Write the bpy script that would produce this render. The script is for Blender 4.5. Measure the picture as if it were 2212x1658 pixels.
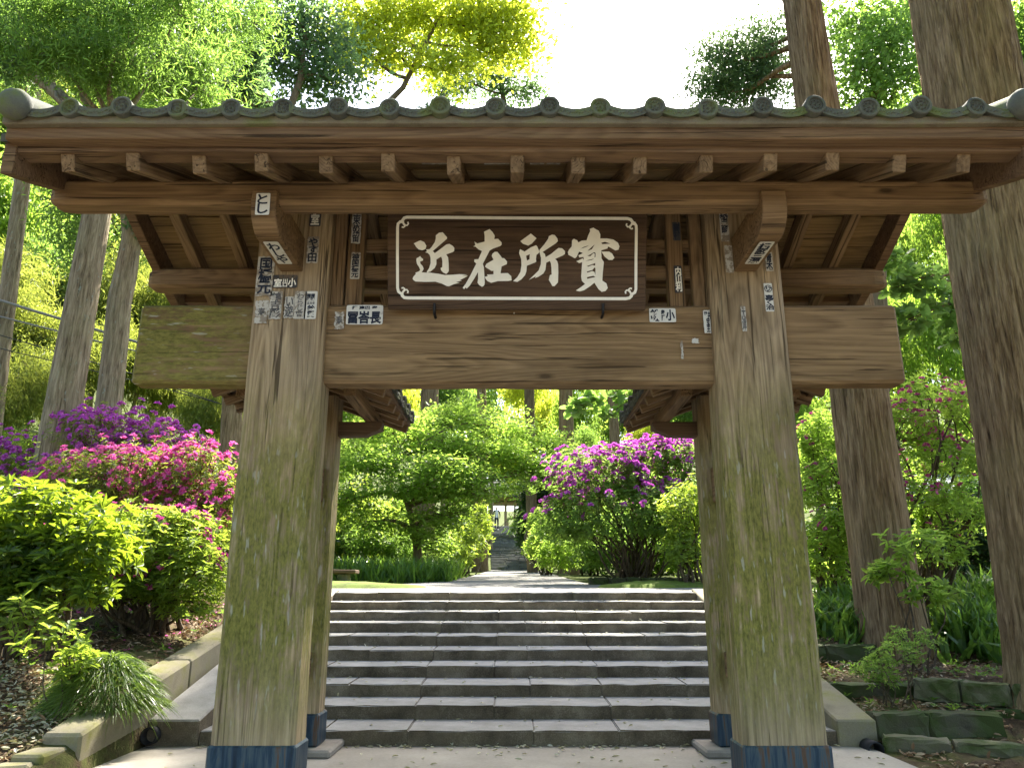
import bpy, bmesh, math, random
import numpy as np
from mathutils import Vector, Matrix
from mathutils.geometry import tessellate_polygon

# ------------------------------------------------------------------ camera, sky, sun, exposure
sc = bpy.context.scene
for o in list(bpy.data.objects):
    bpy.data.objects.remove(o)
COL = sc.collection
F, CX, CY, PITCH, EYE = 1661.0, 1105.5, 829.0, math.radians(15.5), 1.06   # photo measured at 2211 px width
cam = bpy.data.cameras.new('camera')
cam.sensor_width = 36.0
cam.lens = F / 2211.0 * 36.0
cam.clip_end = 900.0
cam.clip_start = 0.05
camo = bpy.data.objects.new('camera', cam)
camo.location = (0, 0, EYE)
camo.rotation_euler = (math.pi / 2 + PITCH, 0, 0)
COL.objects.link(camo)
sc.camera = camo
SUN_EL, SUN_AZ = math.radians(52.0), math.radians(20.0)
w = bpy.data.worlds.new('World')
sc.world = w
w.use_nodes = True
nt = w.node_tree
sky = nt.nodes.new('ShaderNodeTexSky')
sky.sky_type = 'NISHITA'
sky.sun_disc = False
sky.sun_elevation = SUN_EL
sky.sun_rotation = SUN_AZ
sky.dust_density = 2.5
sky.air_density = 1.0
sky.ozone_density = 1.0
bg = nt.nodes['Background']
bg.inputs['Strength'].default_value = 0.11
nt.links.new(sky.outputs[0], bg.inputs['Color'])
sun = bpy.data.lights.new('sun', 'SUN')
sun.energy = 5.0
sun.angle = math.radians(0.53)
sun.color = (1.0, 0.93, 0.80)
suno = bpy.data.objects.new('sun', sun)
sdir = Vector((math.sin(SUN_AZ) * math.cos(SUN_EL), math.cos(SUN_AZ) * math.cos(SUN_EL), math.sin(SUN_EL)))
suno.rotation_euler = sdir.to_track_quat('Z', 'Y').to_euler()
suno.location = sdir * 60
COL.objects.link(suno)
sc.view_settings.view_transform = 'Standard'
sc.view_settings.look = 'None'
sc.view_settings.gamma = 1.0
sc.view_settings.use_curve_mapping = False
sc.view_settings.exposure = 2.45
sc.cycles.use_denoising = True
sc.cycles.max_bounces = 8
sc.cycles.diffuse_bounces = 4
sc.cycles.transmission_bounces = 6
sc.cycles.transparent_max_bounces = 6
sc.cycles.caustics_reflective = False
sc.cycles.caustics_refractive = False
sc.render.film_transparent = False

# ------------------------------------------------------------------ helpers
def ray(x, y):
    u, v = (x - CX) / F, (CY - y) / F
    return Vector((u, math.cos(PITCH) - v * math.sin(PITCH), math.sin(PITCH) + v * math.cos(PITCH)))
def at(x, y, Y):                       # photo pixel -> point at depth Y
    d = ray(x, y); t = Y / d.y
    return Vector((d.x * t, Y, EYE + d.z * t))
def at_plane(x, y, p0, n):             # photo pixel -> point on a plane
    d = ray(x, y); o = Vector((0, 0, EYE))
    return o + d * ((p0 - o).dot(n) / d.dot(n))
def zp(y, Y):
    return at(CX, y, Y).z
def xp(x, y, Y):
    return at(x, y, Y).x

MW = {}
def link(o, parent=None, mw=None):
    COL.objects.link(o)
    mw = mw if mw is not None else Matrix.Identity(4)
    MW[o.name] = mw
    o.matrix_world = mw
    if parent is not None:
        o.parent = parent
        o.matrix_parent_inverse = MW[parent.name].inverted()
        o.matrix_basis = mw
    return o
def tag(o, label=None, cat=None, group=None, kind=None):
    for k, v in (('label', label), ('category', cat), ('group', group), ('kind', kind)):
        if v: o[k] = v
    return o
def empty(name, loc=(0, 0, 0), label=None, cat=None, group=None, kind=None):
    o = bpy.data.objects.new(name, None)
    o.empty_display_size = 0.2
    link(o, None, Matrix.Translation(Vector(loc)))
    return tag(o, label, cat, group, kind)
def npmesh(name, V, F_, smooth=False):
    me = bpy.data.meshes.new(name)
    V = np.asarray(V, dtype=np.float32).reshape(-1, 3)
    F_ = [np.asarray(f, dtype=np.int32) for f in F_ if len(f)]
    me.vertices.add(len(V)); me.vertices.foreach_set('co', V.ravel())
    nl = sum(f.size for f in F_); npoly = sum(len(f) for f in F_)
    me.loops.add(nl); me.polygons.add(npoly)
    me.loops.foreach_set('vertex_index', np.concatenate([f.ravel() for f in F_]))
    tot = np.concatenate([np.full(len(f), f.shape[1], dtype=np.int32) for f in F_])
    st = np.concatenate([[0], np.cumsum(tot)[:-1]]).astype(np.int32)
    me.polygons.foreach_set('loop_start', st)
    try: me.polygons.foreach_set('loop_total', tot)
    except Exception: pass
    me.polygons.foreach_set('use_smooth', np.full(npoly, smooth, dtype=bool))
    me.update(calc_edges=True)
    me.validate()
    return me
def obj(name, me, mat, parent=None, mw=None, label=None, cat=None, group=None, kind=None):
    o = bpy.data.objects.new(name, me)
    if mat is not None and len(me.materials) == 0:
        for m in (mat if isinstance(mat, (list, tuple)) else [mat]): me.materials.append(m)
    link(o, parent, mw)
    return tag(o, label, cat, group, kind)
def bmobj(name, bm, mat, parent=None, mw=None, smooth=False, **k):
    me = bpy.data.meshes.new(name)
    bmesh.ops.recalc_face_normals(bm, faces=bm.faces[:])
    for f in bm.faces: f.smooth = smooth
    bm.to_mesh(me); bm.free()
    return obj(name, me, mat, parent, mw, **k)
def box_bm(lo, hi, bevel=0.0, segs=1):
    bm = bmesh.new()
    c = [(a + b) / 2 for a, b in zip(lo, hi)]; s = [b - a for a, b in zip(lo, hi)]
    bmesh.ops.create_cube(bm, size=1.0, matrix=Matrix.Translation(c) @ Matrix.Diagonal((*s, 1)))
    if bevel: bmesh.ops.bevel(bm, geom=bm.edges[:], offset=min(bevel, min(s) * .45), segments=segs, affect='EDGES', profile=.6)
    return bm
def frame(p0, p1, up=(0, 0, 1)):       # matrix with local X from p0 to p1
    p0, p1 = Vector(p0), Vector(p1)
    x = (p1 - p0).normalized(); up = Vector(up)
    if abs(x.dot(up)) > .99: up = Vector((0, -1, 0))
    y = up.cross(x).normalized(); z = x.cross(y)
    m = Matrix((x, y, z)).transposed().to_4x4(); m.translation = p0
    return m
def timber(name, p0, p1, wd, ht, mat, parent=None, up=(0, 0, 1), bevel=.006, wob=0.0, **k):
    L = (Vector(p1) - Vector(p0)).length   # wd across local Y, ht across local Z, centred
    bm = box_bm((0, -wd / 2, -ht / 2), (L, wd / 2, ht / 2), bevel, 1)
    if wob:
        n = max(3, int(L / .18))
        for i in range(1, n):
            bmesh.ops.bisect_plane(bm, geom=bm.verts[:] + bm.edges[:] + bm.faces[:], plane_co=(L * i / n, 0, 0), plane_no=(1, 0, 0))
        rr = random.Random(int(L * 1000 + ht * 7000))
        ph = [rr.uniform(0, 6.28) for _ in range(8)]
        for v in bm.verts:
            t = v.co.x
            v.co.y += wob * (math.sin(t * 2.1 + ph[0]) * .5 + math.sin(t * 6.3 + ph[1] + v.co.z * 9) * .5)
            v.co.z += wob * (math.sin(t * 1.7 + ph[2]) * .6 + math.sin(t * 5.1 + ph[3] + v.co.y * 8) * .4)
    return bmobj(name, bm, mat, parent, frame(p0, p1, up), **k)
def prism_bm(poly, axis, a, b, bevel=0.0):
    """poly: 2D outline; axis 'x': poly is (y,z) from x=a..b; 'y': (x,z)"""
    bm = bmesh.new()
    mk3 = (lambda p, t: (t, p[0], p[1])) if axis == 'x' else ((lambda p, t: (p[0], t, p[1])) if axis == 'y' else (lambda p, t: (p[0], p[1], t)))
    A = [bm.verts.new(mk3(p, a)) for p in poly]; B = [bm.verts.new(mk3(p, b)) for p in poly]
    bm.faces.new(A); bm.faces.new(B[::-1])
    n = len(poly)
    for i in range(n): bm.faces.new((A[i], A[(i + 1) % n], B[(i + 1) % n], B[i]))
    if bevel:
        bmesh.ops.recalc_face_normals(bm, faces=bm.faces[:])
        es = [e for e in bm.edges if len(e.link_faces) == 2 and e.calc_face_angle(0) > .6]
        bmesh.ops.bevel(bm, geom=es, offset=bevel, segments=1, affect='EDGES')
    return bm
def tube(pts, rad, seg=8, cap=True):
    P = np.array([tuple(p) for p in pts], float); R = np.array(rad, float); n = len(P)
    T = np.gradient(P, axis=0); T /= np.linalg.norm(T, axis=1)[:, None] + 1e-9
    ref = np.array([0.31, 0.95, 0.05]) if abs(T[0][2]) > .8 else np.array([0, 0, 1.0])
    A = np.cross(T, ref); A /= np.linalg.norm(A, axis=1)[:, None] + 1e-9
    B = np.cross(T, A)
    a = np.linspace(0, 2 * np.pi, seg, endpoint=False)
    V = P[:, None, :] + R[:, None, None] * (np.cos(a)[None, :, None] * A[:, None, :] + np.sin(a)[None, :, None] * B[:, None, :])
    i = np.arange(n - 1)[:, None] * seg; j = np.arange(seg)[None, :]
    Fq = np.stack([i + j, i + (j + 1) % seg, i + seg + (j + 1) % seg, i + seg + j], -1).reshape(-1, 4)
    return V.reshape(-1, 3), Fq
class Acc:
    def __init__(s): s.V = []; s.F = {}; s.n = 0
    def add(s, V, *Fs):
        for f in Fs:
            f = np.asarray(f)
            if len(f): s.F.setdefault(f.shape[1], []).append(f + s.n)
        s.V.append(np.asarray(V).reshape(-1, 3)); s.n += len(s.V[-1])
    def mesh(s, name, smooth=False, shift=(0, 0, 0)):
        return npmesh(name, np.concatenate(s.V) - np.array(shift), [np.concatenate(v) for v in s.F.values()], smooth)

# ------------------------------------------------------------------ materials
def rgb(c): return (*c, 1.0) if len(c) == 3 else c
class NT:
    def __init__(s, name):
        s.m = bpy.data.materials.new(name); s.m.use_nodes = True
        s.t = s.m.node_tree; s.b = s.t.nodes['Principled BSDF']; s.out = s.t.nodes['Material Output']
    def n(s, typ, **k):
        nd = s.t.nodes.new(typ)
        for a, v in k.items():
            if a.startswith('_'): setattr(nd, a[1:], v)
        return nd
    def l(s, a, b): s.t.links.new(a, b)
    def coord(s, scale=(1, 1, 1), kind='Object', rnd=0.0):
        tc = s.n('ShaderNodeTexCoord'); mp = s.n('ShaderNodeMapping')
        mp.inputs['Scale'].default_value = scale
        src = tc.outputs[kind]
        if rnd:
            oi = s.n('ShaderNodeObjectInfo'); ml = s.n('ShaderNodeVectorMath', _operation='MULTIPLY_ADD')
            s.l(oi.outputs['Random'], ml.inputs[0]); ml.inputs[1].default_value = (rnd, rnd * 1.7, rnd * .6)
            s.l(src, ml.inputs[2]); src = ml.outputs[0]
        s.l(src, mp.inputs['Vector'])
        return mp.outputs[0]
    def noise(s, vec, scale, detail=4, rough=.55, dist=0.0):
        nd = s.n('ShaderNodeTexNoise'); nd.inputs['Scale'].default_value = scale
        nd.inputs['Detail'].default_value = detail; nd.inputs['Roughness'].default_value = rough
        nd.inputs['Distortion'].default_value = dist
        s.l(vec, nd.inputs['Vector']); return nd.outputs['Fac']
    def ramp(s, fac, stops):
        r = s.n('ShaderNodeValToRGB'); e = r.color_ramp.elements
        while len(e) < len(stops): e.new(.5)
        for el, (p, c) in zip(e, stops):
            el.position = p; el.color = rgb(c) if not isinstance(c, (int, float)) else (c, c, c, 1)
        s.l(fac, r.inputs[0]); return r.outputs[0]
    def mix(s, fac, a, b, mode='MIX'):
        m = s.n('ShaderNodeMix', _data_type='RGBA', _blend_type=mode)
        for sock, v in ((m.inputs[0], fac), (m.inputs[6], a), (m.inputs[7], b)):
            if isinstance(v, (int, float)): sock.default_value = v
            elif isinstance(v, tuple): sock.default_value = rgb(v)
            else: s.l(v, sock)
        return m.outputs[2]
    def math(s, op, a, b=0.0, c=0.0):
        m = s.n('ShaderNodeMath', _operation=op)
        for sock, v in zip(m.inputs, (a, b, c)):
            if isinstance(v, (int, float)): sock.default_value = v
            else: s.l(v, sock)
        return m.outputs[0]
    def bump(s, h, strength=.3, dist=.01):
        b = s.n('ShaderNodeBump'); b.inputs['Strength'].default_value = strength; b.inputs['Distance'].default_value = dist
        s.l(h, b.inputs['Height']); s.l(b.outputs[0], s.b.inputs['Normal']); return b
    def sep(s, vec):
        x = s.n('ShaderNodeSeparateXYZ'); s.l(vec, x.inputs[0]); return x.outputs
    def done(s, col, rough=.8, spec=.25):
        if isinstance(col, tuple): s.b.inputs['Base Color'].default_value = rgb(col)
        else: s.l(col, s.b.inputs['Base Color'])
        if isinstance(rough, (int, float)): s.b.inputs['Roughness'].default_value = rough
        else: s.l(rough, s.b.inputs['Roughness'])
        s.b.inputs['Specular IOR Level'].default_value = spec
        return s.m

def wood_mat(name, dark, light, moss=None, grey=0.25, ring=1.0):
    """grain runs along local X"""
    s = NT(name)
    v = s.coord((1, 1, 1), rnd=7.0)
    st = s.coord((.35, 15, 15), rnd=7.0)
    fine = s.coord((1.2, 75, 75), rnd=7.0)
    # growth rings: distorted distance field
    rn = s.noise(s.coord((.22, 2.4 * ring, 2.4 * ring), rnd=3.0), 1.3, 1.6, .45)
    rg = s.math('FRACT', s.math('MULTIPLY', rn, 30.0))
    rings = s.ramp(rg, [(0.0, .25), (.62, .8), (.9, .15), (1.0, .25)])
    g1 = s.noise(st, 3.0, 6, .6); g2 = s.noise(fine, 2.0, 3, .6)
    f = s.math('ADD', s.math('MULTIPLY', rings, .30), s.math('MULTIPLY', g1, .72))
    f = s.math('ADD', s.math('MULTIPLY', f, .8), s.math('MULTIPLY', g2, .34))
    c = s.ramp(f, [(.36, dark), (.54, tuple((a + b) / 2 for a, b in zip(dark, light))), (.74, light)])
    big = s.noise(v, 1.6, 3, .5)
    gcol = tuple(.75 * (sum(light) / 3) * k for k in (1.05, 1.0, .92))
    c = s.mix(s.math('MULTIPLY', s.ramp(big, [(.4, 0), (.7, 1)]), grey), c, gcol)
    # cracks
    ck = s.noise(s.coord((.55, 26, 26), rnd=5.0), 1.7, 2, .4)
    c2 = s.math('ABSOLUTE', s.math('SUBTRACT', s.noise(s.coord((.16, 9, 9), rnd=2.7), 1.5, 2.5, .5), .5))
    brk = s.ramp(s.noise(s.coord((.9, 5, 5), rnd=1.9), 1.2, 2, .5), [(.50, 0), (.56, 1)])
    crack = s.math('MAXIMUM', s.ramp(ck, [(.300, 1), (.325, 0)]), s.math('MULTIPLY', s.ramp(c2, [(.004, 1), (.011, 0)]), brk))
    c = s.mix(s.math('MULTIPLY', crack, .75), c, tuple(d * .22 for d in dark))
    kv = s.n('ShaderNodeTexVoronoi'); kv.inputs['Scale'].default_value = 1.0; s.l(s.coord((1.6, 4.2, 4.2), rnd=8.0), kv.inputs['Vector'])
    knot = s.ramp(kv.outputs['Distance'], [(.05, 1), (.085, .35), (.13, 0)])
    c = s.mix(s.math('MULTIPLY', knot, .8), c, tuple(d * .35 for d in dark))
    pale = s.noise(s.coord((1.1, 7, 7), rnd=6.0), 1.4, 5, .65)
    c = s.mix(s.math('MULTIPLY', s.ramp(pale, [(.56, 0), (.70, 1)]), .32), c, tuple(min(.6, l * 1.45) for l in light))
    stain = s.noise(s.coord((.7, 2.2, 2.2), rnd=3.3), 1.3, 4, .6)
    c = s.mix(s.math('MULTIPLY', s.ramp(stain, [(.53, 0), (.66, 1)]), .45), c, tuple(d * .6 for d in dark))
    if moss:
        x, y_, z_ = s.sep(s.coord((1, 1, 1)))
        mlo, mhi, amt = moss
        m1 = s.noise(s.coord((1.0, 3.0, 3.0), rnd=4.0), 2.6, 5, .62)
        m2 = s.noise(s.coord((2.2, 24, 24), rnd=4.0), 1.6, 4, .6)
        win = s.math('MULTIPLY', s.ramp(s.math('MULTIPLY_ADD', x, 1 / (mhi - mlo), -mlo / (mhi - mlo)), [(0.0, 0), (.10, .55), (.28, 1), (.66, .9), (1.0, 0)]), 1.0)
        m3 = s.noise(s.coord((14, 40, 40), rnd=4.0), 1.5, 5, .7); m4 = s.noise(s.coord((3, 6, 6), rnd=1.0), 2.0, 5, .65)
        mm = s.math('MULTIPLY', s.ramp(s.math('ADD', s.math('MULTIPLY_ADD', m2, .38, s.math('MULTIPLY', m1, .36)), s.math('MULTIPLY_ADD', m3, .22, s.math('MULTIPLY', m4, .30))), [(.535, 0), (.64, 1)]), win)
        c = s.mix(s.math('MULTIPLY', mm, amt), c, s.mix(s.ramp(m3, [(.35, 0), (.65, 1)]), (.075, .08, .012), (.23, .215, .05)))
        wsp = s.noise(s.coord((5, 26, 26), rnd=2.0), 1.3, 3, .5)
        c = s.mix(s.math('MULTIPLY', s.math('MULTIPLY', s.ramp(wsp, [(.63, 0), (.69, 1)]), win), .55), c, (.42, .41, .36))
    h = s.math('SUBTRACT', s.math('ADD', s.math('MULTIPLY', g1, .6), s.math('MULTIPLY', g2, .4)), s.math('MULTIPLY', crack, .8))
    s.bump(h, .85, .008)
    return s.done(c, .82, .2)

def stone_mat(name, dark, light, scale=6.0, moss=0.0, mosscol=(.05, .08, .012), lump=.012, topmoss=False):
    s = NT(name)
    v = s.coord((1, 1, 1), rnd=9.0)
    a = s.noise(v, scale, 6, .65); b = s.noise(v, scale * 22, 3, .6); d = s.noise(v, scale * .35, 3, .5)
    c = s.ramp(s.math('ADD', s.math('MULTIPLY', a, .65), s.math('MULTIPLY', b, .35)), [(.32, dark), (.68, light)])
    c = s.mix(.35, c, s.ramp(d, [(.35, tuple(x * .55 for x in dark)), (.65, light)]))
    if moss:
        mk_ = s.ramp(s.math('ADD', s.math('MULTIPLY', d, .55), s.math('MULTIPLY', a, .5)), [(.62 - .35 * moss, 0), (.72 - .25 * moss, 1)])
        c = s.mix(s.math('MULTIPLY', mk_, .95), c, s.mix(b, mosscol, tuple(x * 1.9 for x in mosscol)))
    s.bump(s.math('ADD', a, s.math('MULTIPLY', b, .5)), .6, lump)
    return s.done(c, .9, .25)

def leaf_mat(name, stops, trans, tf=.45, rough=.5, spec=.35):
    s = NT(name)
    g = s.n('ShaderNodeNewGeometry')
    c = s.ramp(g.outputs['Random Per Island'], stops)
    s.done(c, rough, spec)
    tr = s.n('ShaderNodeBsdfTranslucent')
    tc = s.ramp(g.outputs['Random Per Island'], [(p, tuple(t * (.72 + .5 * (i / max(1, len(stops) - 1))) for t in trans)) for i, (p, _) in enumerate(stops)])
    s.l(tc, tr.inputs['Color'])
    mx = s.n('ShaderNodeMixShader'); mx.inputs[0].default_value = tf
    s.l(s.b.outputs[0], mx.inputs[1]); s.l(tr.outputs[0], mx.inputs[2]); s.l(mx.outputs[0], s.out.inputs['Surface'])
    return s.m
def plain(name, col, rough=.7, spec=.3, metal=0.0, var=0.0):
    s = NT(name)
    c = col
    if var:
        nz = s.noise(s.coord((1, 1, 1), rnd=5.0), 14, 4, .6)
        c = s.ramp(nz, [(.3, tuple(x * (1 - var) for x in col)), (.7, tuple(min(1, x * (1 + var)) for x in col))])
        s.bump(nz, .2, .004)
    s.b.inputs['Metallic'].default_value = metal
    return s.done(c, rough, spec)

M = {}
M['post'] = wood_mat('weathered_post_wood', (.145, .097, .05), (.45, .335, .20), moss=(.18, 2.5, .95), grey=.22)
M['beam'] = wood_mat('beam_wood', (.095, .056, .027), (.27, .172, .088), grey=.08)
M['beam_moss'] = M['beam']
M['rafter'] = wood_mat('rafter_wood', (.095, .058, .030), (.27, .18, .10), grey=.1)
M['board'] = wood_mat('roof_board_wood', (.12, .074, .032), (.29, .19, .085), grey=.0, ring=.6)
M['fascia'] = wood_mat('fascia_wood', (.085, .048, .026), (.215, .135, .076), grey=.08)
M['dark_wood'] = wood_mat('dark_wood', (.07, .045, .028), (.16, .105, .065), grey=.1)
M['plaque'] = wood_mat('plaque_wood', (.045, .027, .016), (.115, .07, .042), grey=.05)
M['tile'] = stone_mat('roof_tile', (.05, .055, .048), (.155, .16, .138), 9, .3, (.07, .085, .03), .004)
M['tile_seat'] = stone_mat('tile_seat_wood', (.10, .085, .06), (.26, .23, .17), 7, .2, (.10, .11, .05), .004)
def step_mat():
    s = NT('step_stone')
    v = s.coord((1, 1, 1), rnd=9.0)
    a = s.noise(v, 5, 6, .65); b = s.noise(v, 110, 3, .6); d = s.noise(v, 1.7, 4, .6)
    f = s.math('ADD', s.math('MULTIPLY', a, .6), s.math('MULTIPLY', b, .4))
    stained_dim = s.ramp(f, [(.36, (.042, .032, .02)), (.5, (.12, .096, .064)), (.64, (.26, .22, .16))])
    stained_dim = s.mix(.4, stained_dim, s.ramp(d, [(.40, (.032, .026, .016)), (.60, (.18, .148, .10))]))
    worn_lit = s.ramp(f, [(.34, (.20, .192, .175)), (.68, (.34, .33, .31))])
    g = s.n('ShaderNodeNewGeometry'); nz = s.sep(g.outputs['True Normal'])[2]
    c = s.mix(s.ramp(nz, [(.35, 0), (.8, 1)]), stained_dim, worn_lit)  # treads paler than risers: foot wear and dirt, plus skylight put into the colour
    s.bump(s.math('ADD', a, s.math('MULTIPLY', b, .5)), .6, .006)
    return s.done(c, .88, .25)
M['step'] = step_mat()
M['concrete'] = stone_mat('mossy_concrete', (.13, .115, .075), (.30, .27, .19), 5, .3, (.10, .10, .025), .006)
M['pavement'] = stone_mat('pavement_concrete', (.24, .215, .18), (.42, .385, .33), 2.2, 0, lump=.003)
M['moss_stone'] = stone_mat('moss_stone', (.045, .043, .028), (.15, .135, .09), 6, .6, (.028, .042, .010), .014)
M['pale_stone'] = stone_mat('pale_stone', (.09, .085, .055), (.24, .22, .15), 7, .45, (.035, .05, .012), .012)
M['base_stone'] = stone_mat('base_stone', (.16, .145, .12), (.33, .30, .26), 8, 0, lump=.004)
M['white'] = plain('painted_white', (.86, .83, .74), .7, .2, var=.06)
M['ink'] = plain('ink_dark', (.018, .025, .045), .7)
M['ink_grey'] = plain('ink_faded', (.10, .10, .105), .8)
M['iron'] = plain('iron', (.03, .03, .032), .6, .4, .6)
M['bark_red'] = None
def paper_mat(name, col, wear):
    s = NT(name)
    v = s.coord((1, 1, 1), rnd=11.0)
    a = s.noise(v, 38, 5, .65); b = s.noise(v, 10, 3, .6)
    c = s.mix(s.math('MULTIPLY', s.ramp(s.math('ADD', s.math('MULTIPLY', a, .5), s.math('MULTIPLY', b, .5)), [(.58 - .2 * wear, 0), (.63 - .2 * wear, 1)]), min(1, .3 + wear)), col, (.17, .125, .08))
    return s.done(c, .8, .15)
M['paper'] = paper_mat('paper_clean', (.66, .65, .60), .0)
M['paper_worn'] = paper_mat('paper_worn', (.50, .48, .43), .42)
M['paper_dark'] = paper_mat('paper_dark', (.06, .06, .065), .25)
def copper():
    s = NT('copper_sleeve')
    v = s.coord((5, 5, .5), rnd=3.0)
    a = s.noise(v, 3.2, 5, .65, .6); b = s.noise(s.coord((22, 22, 1.2), rnd=2.), 1.5, 4, .6)
    c = s.ramp(s.math('ADD', s.math('MULTIPLY', a, .7), s.math('MULTIPLY', b, .3)), [(.34, (.008, .016, .03)), (.46, (.018, .042, .07)), (.53, (.06, .085, .10)), (.58, (.10, .055, .03)), (.68, (.02, .035, .05))])
    s.b.inputs['Metallic'].default_value = .35
    s.bump(a, .15, .003)
    return s.done(c, .5, .4)
M['copper'] = copper()
def bark(name, dark, light, sc_=1.0, lichen=0.0):
    s = NT(name)
    st = s.coord((15 * sc_, 15 * sc_, .9), rnd=6.0)
    a = s.noise(st, 2.2, 8, .7, .6); b = s.noise(s.coord((40, 40, 2.5), rnd=2.), 1.5, 4, .6); d = s.noise(s.coord((1, 1, 1), rnd=3.), 1.8, 3, .5)
    c = s.ramp(s.math('ADD', s.math('MULTIPLY', a, .7), s.math('MULTIPLY', b, .3)), [(.36, tuple(x * .3 for x in dark)), (.45, dark), (.64, light)])
    c = s.mix(s.math('MULTIPLY', s.ramp(d, [(.45, 0), (.7, 1)]), .35), c, tuple((x + y) / 2 * k for x, y, k in zip(dark, light, (.85, 1.0, .85))))
    if lichen:
        lc = s.noise(s.coord((6, 6, 3.2), rnd=4.), 3.0, 5, .7)
        c = s.mix(s.ramp(lc, [(.60, 0), (.66, lichen)]), c, (.26, .30, .24))
    s.bump(s.math('ADD', a, s.math('MULTIPLY', b, .4)), .8, .02)
    return s.done(c, .9, .15)
M['cedar'] = bark('cedar_bark', (.15, .097, .05), (.38, .275, .158))
M['grey_bark'] = bark('grey_bark', (.17, .128, .078), (.40, .32, .21), .6, .7)
M['maple_bark'] = bark('maple_bark', (.12, .085, .05), (.24, .18, .11), .8)
M['twig'] = bark('twig_bark', (.06, .045, .03), (.15, .115, .08))
# foliage
M['azalea_leaf'] = leaf_mat('azalea_leaf', [(0, (.035, .06, .014)), (.5, (.06, .10, .022)), (.85, (.10, .15, .03)), (1, (.14, .12, .05))], (.40, .50, .06), .5)
M['lime_leaf'] = leaf_mat('lime_leaf', [(0, (.05, .10, .018)), (.5, (.085, .15, .024)), (1, (.14, .20, .035))], (.42, .56, .06), .54)
M['big_leaf'] = leaf_mat('big_leaf', [(0, (.03, .065, .014)), (.6, (.055, .11, .02)), (1, (.10, .16, .03))], (.38, .52, .03), .45, .38)
M['maple_leaf'] = leaf_mat('maple_leaf', [(0, (.07, .125, .018)), (.5, (.10, .165, .024)), (1, (.15, .21, .032))], (.44, .64, .09), .6)
M['green_leaf'] = leaf_mat('green_leaf', [(0, (.04, .08, .018)), (.5, (.07, .125, .025)), (1, (.12, .17, .035))], (.34, .54, .09), .54)
M['yellow_leaf'] = leaf_mat('yellow_leaf', [(0, (.10, .14, .02)), (.5, (.14, .18, .025)), (1, (.19, .21, .03))], (.66, .74, .07), .66)
M['blue_leaf'] = leaf_mat('blue_green_leaf', [(0, (.02, .045, .022)), (.6, (.04, .085, .035)), (1, (.08, .13, .04))], (.26, .42, .13), .48)
M['bamboo_leaf'] = leaf_mat('bamboo_leaf', [(0, (.08, .13, .025)), (.5, (.13, .18, .035)), (1, (.18, .21, .05))], (.40, .46, .07), .5)
M['round_leaf'] = leaf_mat('round_leaf', [(0, (.09, .18, .06)), (1, (.16, .25, .08))], (.30, .48, .09), .5, .45)
M['hedge_leaf'] = leaf_mat('hedge_leaf', [(0, (.015, .035, .012)), (.7, (.03, .07, .018)), (1, (.05, .10, .02))], (.08, .18, .02), .3)
M['fern_leaf'] = leaf_mat('fern_leaf', [(0, (.035, .085, .02)), (1, (.09, .18, .035))], (.26, .44, .05), .45, .35)
M['tuft_leaf'] = leaf_mat('tuft_leaf', [(0, (.04, .08, .018)), (.7, (.08, .145, .03)), (1, (.16, .20, .07))], (.28, .42, .06), .45, .35)
M['petal_pink'] = leaf_mat('petal_pink', [(0, (.50, .05, .26)), (.5, (.70, .13, .42)), (.85, (.80, .28, .58)), (1, (.60, .25, .22))], (.85, .16, .50), .45, .6, .1)
M['petal_purple'] = leaf_mat('petal_purple', [(0, (.36, .05, .36)), (.5, (.52, .11, .50)), (.9, (.66, .25, .64)), (1, (.45, .18, .30))], (.70, .14, .66), .45, .6, .1)
M['petal_faded'] = leaf_mat('petal_faded', [(0, (.30, .04, .14)), (.5, (.50, .08, .30)), (1, (.62, .25, .42))], (.6, .08, .32), .4, .6, .1)
M['litter'] = leaf_mat('litter_leaf', [(0, (.10, .06, .03)), (.4, (.22, .13, .07)), (.75, (.36, .26, .16)), (1, (.48, .40, .28))], (.2, .12, .05), .15, .75)
M['litter_pale'] = leaf_mat('litter_leaf_pale', [(0, (.28, .26, .12)), (.5, (.42, .40, .28)), (1, (.55, .52, .42))], (.3, .28, .1), .2, .7)

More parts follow.
